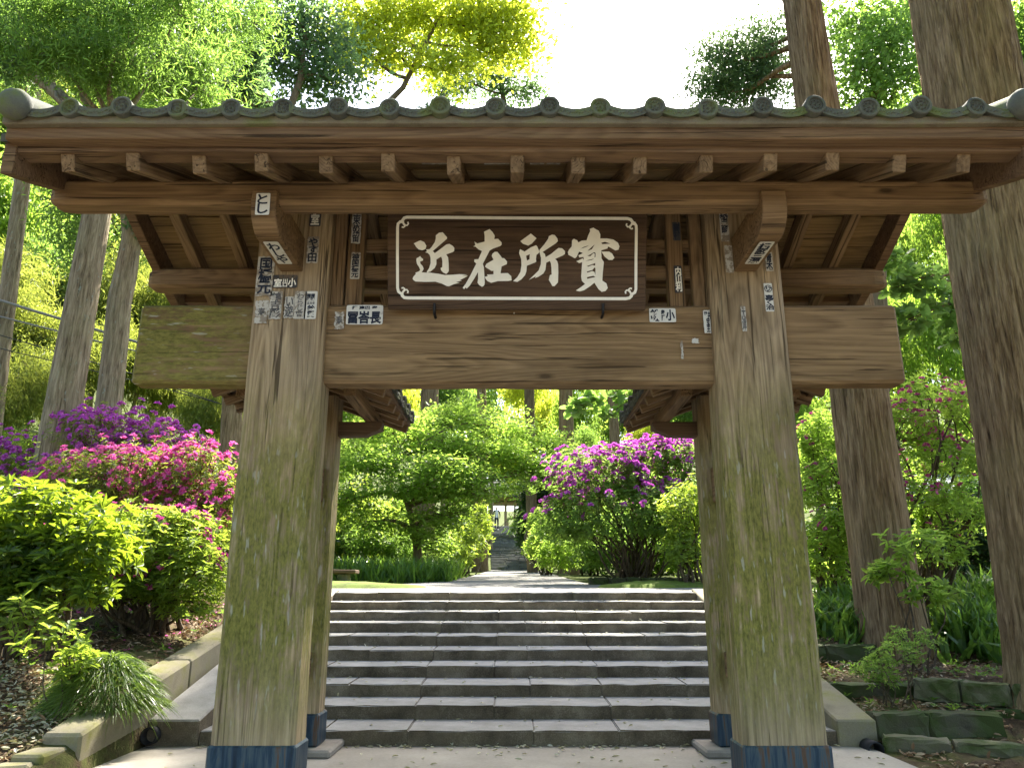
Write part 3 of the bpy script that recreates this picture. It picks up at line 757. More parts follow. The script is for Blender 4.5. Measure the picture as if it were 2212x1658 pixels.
def ribbon(A, pts, wd, off):
    P = np.array(pts, float); T = np.gradient(P, axis=0); T /= np.linalg.norm(T, axis=1)[:, None] + 1e-9
    Nn = np.stack([-T[:, 1], T[:, 0]], -1)
    a, b = P + Nn * wd / 2, P - Nn * wd / 2
    V = [tuple(pq((1450 + x / 2.1067) * S_, (780 + y / 2.1067) * S_, off)) for x, y in np.concatenate([a, b])]
    n = len(P); j = np.arange(n - 1)
    A.add(np.array(V), np.stack([j, j + 1, n + j + 1, n + j], -1))
A = Acc()
def arc(cx, cy, r, a0, a1, n=9): return [(cx + r * math.cos(math.radians(a0 + (a1 - a0) * i / (n - 1))), cy + r * math.sin(math.radians(a0 + (a1 - a0) * i / (n - 1)))) for i in range(n)]
ribbon(A, [(180, 150), (178, 128), (192, 108), (215, 102), (600, 105), (1100, 109), (1600, 111), (1985, 113), (2012, 122), (2028, 145), (2026, 165)], 25, .0040)
ribbon(A, [(172, 712), (176, 732), (192, 747), (220, 750), (700, 752), (1200, 754), (1970, 756), (2000, 750), (2016, 735), (2018, 715)], 25, .0040)
ribbon(A, [(185, 140), (160, 138), (142, 155), (138, 185), (137, 400), (138, 670), (146, 700), (165, 714), (185, 712)], 23, .0044)
ribbon(A, [(2015, 152), (2040, 148), (2054, 170), (2056, 200), (2053, 420), (2052, 680), (2044, 706), (2024, 718), (2005, 716)], 23, .0044)
for (cx, cy, s1, s2) in ((180, 140, 1, 1), (2020, 152, -1, 1), (178, 712, 1, -1), (2012, 716, -1, -1)):
    ribbon(A, [(cx, cy)] + [(cx + s1 * 25 + s1 * 20 * math.cos(math.radians(t)), cy + s2 * 12 - s2 * 18 * math.sin(math.radians(t))) for t in (200, 240, 300, 350, 40)], 13, .0048)
    ribbon(A, [(cx, cy)] + [(cx + s1 * 2 + s1 * 16 * math.cos(math.radians(t)), cy + s2 * 28 + s2 * 16 * math.sin(math.radians(t))) for t in (-70, -20, 30, 80, 130)], 13, .0052)
obj('painted_border', A.mesh('painted_border'), M['white'], plaque)
for px in (938, 1302):            # iron hooks that carry the plaque
    a = pq(px, 655, .012)
    Vt, Ft = tube([a, pq(px, 668, .014), pq(px, 676, .012), pq(px, 678, -.03), Vector((a.x, 4.875, pq(px, 678).z))], [.009, .010, .010, .009, .009], 8)
    obj('iron_hook', npmesh('iron_hook', Vt, [Ft], True), M['iron'], plaque)
Vt, Ft = tube([at(1110, 676, 4.868), at(1110, 676, 4.85)], [.006, .004], 8)
obj('nail', npmesh('nail', np.concatenate([Vt, [tuple(at(1110, 676, 4.849))]]), [Ft, np.array([[8 + i, 8 + (i + 1) % 8, 16] for i in range(8)])], True), M['white'], gate)

# ------------------------------------------------------------------ pasted paper slips
FCACHE = {}
def glyph_text(txt, bold):
    if (txt, bold) in FCACHE: return FCACHE[(txt, bold)]
    cu = bpy.data.curves.new('lettering', 'FONT')
    cu.body = txt; cu.align_x = 'CENTER'; cu.align_y = 'CENTER'; cu.space_line = .82; cu.offset = bold; cu.resolution_u = 2
    o = bpy.data.objects.new('lettering', cu); COL.objects.link(o)
    dg = bpy.context.evaluated_depsgraph_get()
    me = bpy.data.meshes.new_from_object(o.evaluated_get(dg))
    bpy.data.objects.remove(o)
    V = np.array([v.co[:] for v in me.vertices], float).reshape(-1, 3)
    Fc = [tuple(p.vertices) for p in me.polygons]
    FCACHE[(txt, bold)] = (V, Fc)
    return V, Fc
def slip(c, n, up, wd, ht, txt, paper, ink, bold=.02, extra=(), ragged=0.0, label=None, fit=(.8, .9), emblem=None):
    """paper on a surface: centre c, outward normal n, up vector"""
    n = Vector(n).normalized(); up = Vector(up); up = (up - n * up.dot(n)).normalized(); rt = up.cross(n)
    rr = random.Random(int(abs(c.x * 1e4) + abs(c.z * 1e4)))
    out = []
    N = 10
    for (a, b) in [(-1 + 2 * i / N, -1) for i in range(N)] + [(1, -1 + 2 * i / N) for i in range(N)] + [(1 - 2 * i / N, 1) for i in range(N)] + [(-1, 1 - 2 * i / N) for i in range(N)]:
        k = 1 - ragged * rr.random() ** 2
        kk = .97 if abs(a) > .98 and abs(b) > .98 else 1
        out.append((a * wd / 2 * k * kk, b * ht / 2 * (1 - ragged * .5 * rr.random() ** 2) * kk))
    V = [tuple(c + rt * a + up * b + n * .0022) for a, b in out] + [tuple(c + n * .0022)]
    m_ = len(out)
    P = obj('paper_slip', npmesh('paper_slip', V, [np.array([[i, (i + 1) % m_, m_] for i in range(m_)])]), M[paper], gate, label=label)
    parts = [(txt, 0, 0, wd * fit[0], ht * fit[1])] + list(extra)
    A = Acc()
    for (t, dx, dy, w_, h_) in parts:
        Vt, Ft = glyph_text(t, bold)
        if len(Vt) == 0: continue
        lo, hi = Vt.min(0), Vt.max(0); sz = hi - lo
        kx, ky = w_ / sz[0], h_ / sz[1]
        L = (Vt - (lo + hi) / 2) * np.array([kx, ky, 1])
        W3 = np.array(c)[None] + (L[:, :1] + dx) * np.array(rt)[None] + (L[:, 1:2] + dy) * np.array(up)[None] + np.array(n)[None] * .0042
        by = {}
        for f in Ft: by.setdefault(len(f), []).append(f)
        A.add(W3, *[np.array(v_) for v_ in by.values()])
    if emblem:                     # round crest: ring and three commas
        dx, dy, r = emblem
        for (r0, r1, off) in ((r * .82, r, .0042),):
            a = np.linspace(0, 2 * np.pi, 25)[:-1]
            V = np.concatenate([np.stack([q * np.cos(a), q * np.sin(a)], -1) for q in (r0, r1)])
            W3 = np.array(c)[None] + (V[:, :1] + dx) * np.array(rt)[None] + (V[:, 1:] + dy) * np.array(up)[None] + np.array(n)[None] * off
            j = np.arange(24); A.add(W3, np.stack([j, (j + 1) % 24, 24 + (j + 1) % 24, 24 + j], -1))
        for q in range(3):
            pts = []
            for t in range(9):
                ang = q * 2.094 + t * .26; rr_ = r * (.62 - .04 * t)
                pts.append((rr_ * math.cos(ang), rr_ * math.sin(ang), r * .2 * (1 - t / 9) + .0005))
            V = []
            for (x_, y_, w2) in pts:
                l_ = math.hypot(x_, y_); V += [(x_ * (1 + w2 / l_), y_ * (1 + w2 / l_)), (x_ * (1 - w2 / l_), y_ * (1 - w2 / l_))]
            V = np.array(V)
            W3 = np.array(c)[None] + (V[:, :1] + dx) * np.array(rt)[None] + (V[:, 1:] + dy) * np.array(up)[None] + np.array(n)[None] * .0045
            j = np.arange(8) * 2; A.add(W3, np.stack([j, j + 1, j + 3, j + 2], -1))
    if A.V: obj('lettering', A.mesh('lettering'), M[ink], P)
def front_slip(x0, y0, x1, y1, Y, txt, paper='paper', ink='ink', **k):
    a, b = at(x0, y0, Y), at(x1, y1, Y)
    slip((a + b) / 2, (0, -1, 0), (0, 0, 1), abs(b.x - a.x), abs(a.z - b.z), txt, paper, ink, **k)
YP = YF - .006                     # just in front of the post face
YK = 4.955 - .0825 - .008
ex = lambda t, x0, y0, x1, y1, X0, Y0, X1, Y1, Y: (t, (at((x0 + x1) / 2, (y0 + y1) / 2, Y) - at((X0 + X1) / 2, (Y0 + Y1) / 2, Y)).x, (at((x0 + x1) / 2, (y0 + y1) / 2, Y) - at((X0 + X1) / 2, (Y0 + Y1) / 2, Y)).z, abs(at(x1, y1, Y).x - at(x0, y1, Y).x), abs(at(x0, y0, Y).z - at(x0, y1, Y).z))
# left main post
front_slip(558, 553, 588, 640, YP, '国\n橋\n元', 'paper_worn', 'ink', ragged=.12, bold=.03)
front_slip(590, 594, 641, 622, YP, '小', 'paper_dark', 'white', bold=.03, fit=(.01, .01), extra=[ex('小', 622, 601, 640, 620, 590, 594, 641, 622, YP), ex('川\n口', 610, 603, 621, 620, 590, 594, 641, 622, YP), ex('室', 592, 602, 609, 620, 590, 594, 641, 622, YP)])
front_slip(552, 648, 577, 700, YP, '寿', 'paper_worn', 'ink_grey', ragged=.25, fit=(.5, .35))
front_slip(583, 629, 607, 690, YP, '鶴\n吉\n彫', 'paper_worn', 'ink_grey', ragged=.18, bold=.02)
front_slip(615, 640, 634, 688, YP, 'い\n遊', 'paper_worn', 'ink_grey', ragged=.25, bold=.02)
front_slip(637, 629, 659, 689, YP, 'わ\nら\nじ\n會', 'paper_worn', 'ink_grey', ragged=.04, bold=.01, fit=(.6, .85))
front_slip(660, 629, 682, 689, YP, '鈴\n賢', 'paper', 'ink', bold=.03, fit=(.01, .01), extra=[ex('鈴\n賢', 663, 659, 680, 686, 660, 629, 682, 689, YP), ex('五日市', 663, 652, 680, 658, 660, 629, 682, 689, YP), ex('囲囲', 663, 635, 680, 650, 660, 629, 682, 689, YP)])
front_slip(665, 511, 686, 569, YP, 'や\nす\n田', 'paper_worn', 'ink', bold=.03, ragged=.03)
front_slip(671, 440, 692, 489, YP, '小\n室', 'paper_dark', 'white', bold=.03)
# crossbeam
front_slip(749, 659, 826, 701, YK, '冨', 'paper', 'ink', bold=.04, fit=(.01, .01), extra=[ex('冨峇長', 751, 672, 824, 700, 749, 659, 826, 701, YK), ex('拝 連巴 奉', 760, 661, 816, 669, 749, 659, 826, 701, YK)])
front_slip(723, 673, 742, 712, YK, '寿', 'paper_worn', 'ink_grey', ragged=.35, fit=(.6, .5))
front_slip(1401, 666, 1460, 696, YK, '鉄', 'paper', 'ink', bold=.04, fit=(.01, .01), extra=[ex('鉄', 1403, 668, 1426, 694, 1401, 666, 1460, 696, YK), ex('奉\n拝', 1427, 669, 1436, 693, 1401, 666, 1460, 696, YK), ex('小', 1437, 669, 1457, 693, 1401, 666, 1460, 696, YK)])
front_slip(1517, 670, 1540, 720, YK, '平井\n宝\n主', 'paper', 'ink', ragged=.10, bold=.04)
front_slip(1468, 735, 1477, 778, YK, '一', 'paper_worn', 'ink_grey', ragged=.6, fit=(.02, .02))
front_slip(1492, 730, 1510, 742, YK, '一', 'paper', 'ink_grey', ragged=.7, fit=(.02, .02))
# right main post
front_slip(1648, 612, 1672, 673, YP, '喜\nく\n治', 'paper', 'ink', bold=.03, fit=(.01, .01), extra=[ex('喜\nく\n治', 1652, 637, 1671, 670, 1648, 612, 1672, 673, YP)], emblem=(0, (zp(624, YP) - zp(642.5, YP)), .026))
front_slip(1598, 660, 1614, 716, YP, '大\n津', 'paper_worn', 'ink_grey', ragged=.15, bold=.02)
front_slip(1563, 530, 1585, 590, YP, '一', 'paper_worn', 'ink_grey', ragged=.06, fit=(.01, .01))
front_slip(1551, 446, 1576, 522, YP, '松\n二\n郎', 'paper_worn', 'ink', bold=.03, fit=(.8, .55), emblem=(0, .055, .028))
front_slip(1650, 545, 1671, 586, YP, '青\n木', 'paper_worn', 'ink', bold=.03, ragged=.1)
# frieze struts
YS = 4.955 - .0425 - .007
front_slip(759, 545, 776, 603, YS, '神\n国\n橋\n元', 'paper_worn', 'ink', bold=.03)
front_slip(761, 460, 778, 527, YS, '東\nめ\n留', 'paper_worn', 'ink', bold=.02, ragged=.1)
front_slip(1454, 574, 1475, 633, YS, '内\n山\n利', 'paper_dark', 'white', bold=.03)
front_slip(1451, 480, 1470, 520, YS, '高\n村', 'paper_dark', 'ink', bold=.03)
# slips on the bracket arms
for sx, t1, t2 in ((-1, 'と\nし', 'わ\nし\nや'), (1, None, '橘\n家\n三\n源')):
    xc = XC + sx * HS
    if t1: slip(Vector((xc, 4.146, 3.325)), (0, -1, -.05), (0, 0, 1), .085, .14, t1, 'paper', 'ink', bold=.03)
    slip(Vector((xc + sx * .0, 4.50, 3.174)), (0, 0, -1), (0, -1, 0), .095, .33, t2, 'paper', 'ink', bold=.03)
# short slips high on the ceiling boards between rafters
for px in (925, 955, 1060, 1085, 1160, 1195):
    y = 4.10; c = Vector((xp(px, 372, y), y, rz(y) + .110))
    slip(c, (0, SL, -1), (0, 1, SL), .085, .05, '一', 'paper_worn', 'ink_grey', ragged=.1, fit=(.5, .1))
# ------------------------------------------------------------------ stone stairs
stairs = empty('stone_stairs', (XC, Y1, 0), 'broad flight of ten grey stone steps behind the gate', 'stairs')
SX0, SX1 = XC - 2.36, XC + 2.36
z7x = lambda x, y, Y: xp((x / 1.3825 + 1200) * .5664, (y / 1.3825 + 2200) * .5664, Y)
joints = {1: [45, 490, 1155, 1605], 2: [530, 945, 1560], 3: [180, 560, 1135, 1510, 1960], 4: [60, 590, 945, 1490], 5: [290, 625, 1120, 1460], 6: [175, 640, 960, 1430, 1745], 7: [665, 1110, 1410, 1855], 8: [265, 690, 970, 1380, 1670], 9: [435, 700, 1100, 1770], 10: [330, 710, 1360, 1640]}
fronty = [892, 801, 667, 557, 461, 373, 303, 238, 180, 122, 70]
rs = random.Random(3)
for k in range(1, 11):
    yf = Y1 + (k - 1) * TREAD
    xs = [SX0] + sorted(z7x(j, fronty[k], yf) for j in joints[k]) + [SX1]
    for a, b in zip(xs[:-1], xs[1:]):
        if b - a < .05: continue
        zt = k * RISE + rs.uniform(-.003, .003); dy = rs.uniform(-.006, .006)
        bm = bmesh.new()
        depth = TREAD + .10 if k < 10 else .42
        slope = .012
        vs = [bm.verts.new(p) for p in ((a + .0012, yf + dy, (k - 1) * RISE - .02), (b - .0012, yf + dy, (k - 1) * RISE - .02), (b - .0012, yf + dy, zt), (a + .0012, yf + dy, zt),
              (a + .0012, yf + depth, (k - 1) * RISE - .02), (b - .0012, yf + depth, (k - 1) * RISE - .02), (b - .0012, yf + depth, zt + slope), (a + .0012, yf + depth, zt + slope))]
        for f in ((0, 1, 2, 3), (5, 4, 7, 6), (3, 2, 6, 7), (0, 3, 7, 4), (1, 5, 6, 2), (0, 4, 5, 1)): bm.faces.new([vs[q] for q in f])
        es = [e for e in bm.edges if abs(e.verts[0].co.z - e.verts[1].co.z) < .03 and min(e.verts[0].co.z, e.verts[1].co.z) > (k - 1) * RISE + .03]
        bmesh.ops.bevel(bm, geom=es, offset=.007, segments=2, affect='EDGES')
        n = max(2, int((b - a) / .12))           # worn, uneven nosing
        for i in range(1, n):
            bmesh.ops.bisect_plane(bm, geom=bm.verts[:] + bm.edges[:] + bm.faces[:], plane_co=(a + (b - a) * i / n, 0, 0), plane_no=(1, 0, 0))
        for v in bm.verts:
            if v.co.y < yf + .05 and v.co.z > (k - 1) * RISE + .02: v.co.y += rs.uniform(-.006, .005); v.co.z += rs.uniform(-.006, .001)
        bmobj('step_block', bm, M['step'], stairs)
# sloping side slabs of the stairs
sl = RISE / TREAD
for sx, nm in ((-1, 0), (1, 0)):
    xa, xb = (SX0 - .39, SX0 - .004) if sx < 0 else (SX1 + .004, SX1 + .30)
    y0, z0 = Y1 - .02, .185
    yt = Y10 + .3; zt = 1.175
    pr = [(y0, -.03), (y0, z0)] + [(y0 + (yt - y0) * t, z0 + (zt - z0) * t) for t in (.25, .5, .75, 1)] + [(yt, .6)]
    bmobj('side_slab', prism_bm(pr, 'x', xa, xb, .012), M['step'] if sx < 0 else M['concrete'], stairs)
# drain pipes in the side channels
def pipe(c, label):
    A = Acc(); seg = 20; a = np.linspace(0, 2 * np.pi, seg, endpoint=False)
    prof = [(.062, .25), (.062, 0), (.05, 0), (.05, .25)]
    V = np.concatenate([np.stack([c.x + r * np.cos(a), np.full(seg, c.y + y), c.z + r * np.sin(a)], -1) for r, y in prof])
    i = np.arange(3)[:, None] * seg; j = np.arange(seg)[None, :]
    A.add(V, np.stack([i + j, i + (j + 1) % seg, i + seg + (j + 1) % seg, i + seg + j], -1).reshape(-1, 4))
    obj('drain_pipe', A.mesh('drain_pipe', True), M['iron'], None, label=label, cat='pipe')
pipe(Vector((SX0 - .335, Y1 - .10, .085)), 'round drain pipe mouth at the foot of the pale kerb wall')
pipe(at(1893, 1621, 6.02), 'round drain pipe mouth under the dark mossy stones')
# kerb wall on the left
wall = empty('kerb_wall', (-2.9, 6, 0), 'pale mossy concrete kerb wall sloping up beside the stairs', 'wall')
ytop = [5.30, 5.85, 6.35, 6.95, 7.55, 8.6, 9.6, 10.6]; ztop = [.225, .34, .445, .55, .66, .86, 1.05, 1.2]
cuts = [(0, 3), (3, 5), (5, 7)]
for a, b in cuts:
    pr = [(ytop[a] + .004, -.15)] + [(ytop[i] + (.004 if i == a else 0), ztop[i]) for i in range(a, b + 1)] + [(ytop[b], -.15)]
    bmobj('wall_section', prism_bm(pr, 'x', -2.99, -2.735, .018), M['concrete'], wall)
bmobj('wall_section', prism_bm([(5.02, -.1), (5.02, .155), (5.296, .155), (5.296, -.1)], 'x', -3.0, -2.80, .015), M['concrete'], wall)
kl = empty('low_kerb', (-3.4, 4.9, 0), 'low mossy concrete kerb edging the leaf-strewn bank', 'kerb')
for i in range(5):
    a = Vector((-2.84 - .42 * i, 5.00 - .10 * i, 0)); b = Vector((-2.84 - .42 * (i + 1) + .008, 5.00 - .10 * (i + 1), 0))
    timber('kerb_stone', (a.x, a.y, .02), (b.x, b.y, .02), .15, .20, M['concrete'], kl, bevel=.015, wob=.006)

# rough stones of the terraces on the right
def rough_block(name, p0, p1, depth, h, mat, parent, seed, z):
    rr = random.Random(seed)
    L = (Vector(p1) - Vector(p0)).length
    bm = box_bm((0.006, 0, 0), (L - .006, depth, h), min(.025, h * .2), 2)
    for i in range(1, 5): bmesh.ops.bisect_plane(bm, geom=bm.verts[:] + bm.edges[:] + bm.faces[:], plane_co=(L * i / 5, 0, 0), plane_no=(1, 0, 0))
    bmesh.ops.bisect_plane(bm, geom=bm.verts[:] + bm.edges[:] + bm.faces[:], plane_co=(0, 0, h * .5), plane_no=(0, 0, 1))
    for v in bm.verts: v.co += Vector((rr.uniform(-.008, .008), rr.uniform(-.014, .014), rr.uniform(-.010, .010)))
    m = frame((p0[0], p0[1], z), (p1[0], p1[1], z))
    return bmobj(name, bm, mat, parent, m, smooth=False)
def terrace(name, rows, mat, label, seed):
    r = empty(name, (rows[0][0][0], rows[0][0][1], rows[0][3]), label, 'wall')
    for q, (p0, p1, h, z, n, *mt) in enumerate(rows):
        rr = random.Random(seed + q); ts = [0] + sorted((i + rr.uniform(-.22, .22)) / n for i in range(1, n)) + [1]
        for i in range(n):
            a = (p0[0] + (p1[0] - p0[0]) * ts[i], p0[1] + (p1[1] - p0[1]) * ts[i]); b = (p0[0] + (p1[0] - p0[0]) * ts[i + 1], p0[1] + (p1[1] - p0[1]) * ts[i + 1])
            rough_block('wall_stone', a, b, .16, h * rr.uniform(.92, 1.05), M[mt[0]] if mt else mat, r, seed * 50 + q * 9 + i, z)
    return r
terrace('stone_edging', [((2.70, 6.20), (3.72, 6.26), .19, .03, 2)], M['moss_stone'], 'lowest row of dark mossy stones holding leaf-covered soil beside the stairs', 1)
terrace('stone_edging', [((2.68, 7.02), (4.0, 7.08), .16, .20, 3)], M['moss_stone'], 'middle row of dark mossy stones stepping up beside the stairs', 2)
terrace('stone_edging', [((2.75, 8.22), (3.75, 8.30), .18, .42, 2), ((2.75, 8.75), (3.85, 8.8), .14, .56, 3)], M['moss_stone'], 'uppermost mossy stones against the foot of the cedar trunk', 3)
terrace('stone_wall', [((3.35, 6.90), (4.35, 6.12), .19, .03, 2, 'moss_stone'), ((3.37, 6.94), (4.45, 6.10), .17, .225, 4)], M['pale_stone'], 'two-course wall of pale lichened stones over dark mossy ones', 4)
terrace('stone_edging', [((2.66, 6.02), (4.2, 5.28), .15, -.06, 4)], M['pale_stone'], 'greenish kerb stones running diagonally along the pavement edge', 5)
terrace('stone_edging', [((1.35, 13.9), (3.2, 14.0), .20, 1.20, 6)], M['moss_stone'], 'bright mossy block edging under the big purple azalea', 6)
M['bright_moss'] = stone_mat('bright_moss', (.045, .06, .015), (.10, .12, .03), 9, .8, (.07, .10, .012), .02)
for nm, pts, lab in (('moss_bank', (-3.4, 12.6, 2.2, .9, 1.22, .10), 'mossy bank left of the gravel path'), ('moss_bank', (2.35, 12.7, 1.15, .7, 1.22, .10), 'mossy mound right of the gravel path')):
    cx, cy, rx, ry, z0, hh = pts
    n, m_ = 28, 8; V = [(cx, cy, z0 + hh)]
    rr = random.Random(7)
    for k in range(1, m_ + 1):
        for i in range(n):
            a = 2 * math.pi * i / n; q = k / m_
            wob = 1 + .12 * math.sin(3 * a + cx) + .08 * math.sin(7 * a)
            V.append((cx + rx * q * wob * math.cos(a), cy + ry * q * wob * math.sin(a), z0 + hh * (1 - q ** 2) - .06 * (q > .95) + rr.uniform(-.008, .008)))
    Fq = [np.array([[0, 1 + i, 1 + (i + 1) % n] for i in range(n)]), np.array([[1 + (k - 1) * n + i, 1 + k * n + i, 1 + k * n + (i + 1) % n, 1 + (k - 1) * n + (i + 1) % n] for k in range(1, m_) for i in range(n)])]
    obj(nm, npmesh(nm, V, Fq, True), M['bright_moss'], kind='structure')

# far stone stairs climbing the slope
fs = empty('far_stairs', (0, 38.5, 2.3), 'narrow dark mossy stone stairway climbing between the shrubs', 'stairs')
N = 30
def far_c(t): return np.interp(t, [0, 1], [-.08, -1.18]) * 1.0
pb, pt = at(1103, 1231, 38.5), at(1082, 1137, 59.5)
rr = random.Random(11)
for i in range(N):
    t = i / N; y = 38.5 + 21 * t; z = 2.33 + (pt.z - 2.33) * t; xm = pb.x + (pt.x - pb.x) * t
    a = xm - .96
    while a < xm + .94:
        b = min(a + rr.uniform(.5, .95), xm + .96)
        bm = box_bm((a + .01, y + rr.uniform(-.05, .05), z - .05), (b - .01, y + .80, z + .135 + rr.uniform(-.02, .02)), .02)
        bmobj('step_stone', bm, M['far_step'] if 'far_step' in M else M.setdefault('far_step', stone_mat('far_step_stone', (.06, .062, .058), (.26, .265, .255), 3, .15, (.035, .045, .018), .01)), fs)
        a = b
# ------------------------------------------------------------------ vegetation builders
TM = {'diamond': (np.array([[0, 0, 0], [.45, .5, .07], [1, 0, -.06], [.45, -.5, .07]]), [np.array([[0, 1, 2], [0, 2, 3]])]),
      'lance': (np.array([[0, 0, 0], [.32, .46, .06], [.70, .40, .03], [1, 0, -.14], [.70, -.40, .03], [.32, -.46, .06]]), [np.array([[0, 1, 2, 3], [0, 3, 4, 5]])]),
      'round': (np.array([[0, 0, 0], [-.04, .36, .03], [.38, .56, .06], [.78, .36, .02], [1, 0, -.08], [.78, -.36, .02], [.38, -.56, .06], [-.04, -.36, .03]]), [np.array([[0, 1, 2, 3], [0, 3, 4, 5], [0, 5, 6, 7]])]),
      'blade': (np.array([[0, .5, 0], [0, -.5, 0], [.4, .45, .16], [.4, -.45, .16], [.75, .32, .12], [.75, -.32, .12], [1, 0, -.12]]), [np.array([[0, 1, 3, 2], [2, 3, 5, 4]]), np.array([[4, 5, 6]])]),
      'maple': (np.array([[0, 0, 0], [-.05, .38, 0], [.22, .26, .04], [.55, .58, -.03], [.50, .20, .05], [1, 0, -.08], [.50, -.20, .05], [.55, -.58, -.03], [.22, -.26, .04], [-.05, -.38, 0]]), [np.array([[0, 1, 2], [0, 2, 3], [0, 4, 5], [0, 5, 6], [0, 7, 8], [0, 8, 9]]), np.array([[0, 3, 4, 5][:4]])[:0]])}
def unit(v): return v / (np.linalg.norm(v, axis=-1, keepdims=True) + 1e-9)
def leaves(A, P, D, Nn, L, W, tmpl='diamond'):
    P = np.asarray(P, float); D = unit(D); S = unit(np.cross(D, Nn)); Nn = np.cross(S, D)
    T, Fs = TM[tmpl]; n = len(P)
    L = np.broadcast_to(L, (n,))[:, None, None]; W = np.broadcast_to(W, (n,))[:, None, None]
    V = P[:, None, :] + D[:, None, :] * (T[None, :, :1] * L) + S[:, None, :] * (T[None, :, 1:2] * W) + Nn[:, None, :] * (T[None, :, 2:] * L)
    k = len(T)
    base = (np.arange(n) * k)[:, None, None]
    A.add(V.reshape(-1, 3), *[(f[None] + base).reshape(-1, f.shape[1]) for f in Fs if len(f)])
def rdirs(n, g): return unit(g.normal(size=(n, 3)))
def perp(D, g):
    r = rdirs(len(D), g); return unit(r - D * (r * D).sum(-1, keepdims=True))
def whorls(A, P, D, g, k=6, L=.07, W=.025, spread=(50, 85), tmpl='lance'):
    """rosettes of k leaves round every shoot tip"""
    n = len(P); D = unit(D); U = perp(D, g); Vv = np.cross(D, U)
    for i in range(k):
        a = 2 * np.pi * (i + g.uniform(-.3, .3, n)) / k
        R = U * np.cos(a)[:, None] + Vv * np.sin(a)[:, None]
        s = np.radians(g.uniform(*spread, n))[:, None]
        LD = D * np.cos(s) + R * np.sin(s)
        leaves(A, P + LD * .004, LD, D + R * -.2, L * g.uniform(.5, 1.2, n), W * g.uniform(.8, 1.15, n), tmpl)
def flowers(A, P, D, g, r=.028):
    """five-petalled open funnels"""
    n = len(P); D = unit(D); U = perp(D, g); Vv = np.cross(D, U)
    for i in range(5):
        a = 2 * np.pi * i / 5
        R = U * math.cos(a) + Vv * math.sin(a)
        leaves(A, P, unit(R + D * .75), D - R * .3, r * 1.25 * g.uniform(.85, 1.15, n), r * 1.05, 'diamond')
def ell(n, c, r, g, shell=.55, low=-1.0):
    d = rdirs(int(n * 2.2) + 8, g); d = d[d[:, 2] > low][:n]
    q = (shell ** 3 + (1 - shell ** 3) * g.random(len(d))) ** (1 / 3)
    return np.asarray(c) + d * q[:, None] * np.asarray(r), unit(d / np.asarray(r))
def bend(p0, p1, n, g, amt=.08, sag=0.0):
    p0, p1 = np.array(p0, float), np.array(p1, float); t = np.linspace(0, 1, n)[:, None]
    L = np.linalg.norm(p1 - p0)
    off = perp(np.array([p1 - p0]) / (L + 1e-9), g)[0]; off2 = perp(np.array([p1 - p0]) / (L + 1e-9), g)[0]
    return p0 + (p1 - p0) * t + np.sin(np.pi * t) * off * L * amt + np.sin(2 * np.pi * t) * off2 * L * amt * .6 + np.array([0, 0, 1]) * np.sin(np.pi * t) * sag * L
def ground_z(x, y): return float(height(np.array([x]), np.array([y]))[0]) - .03
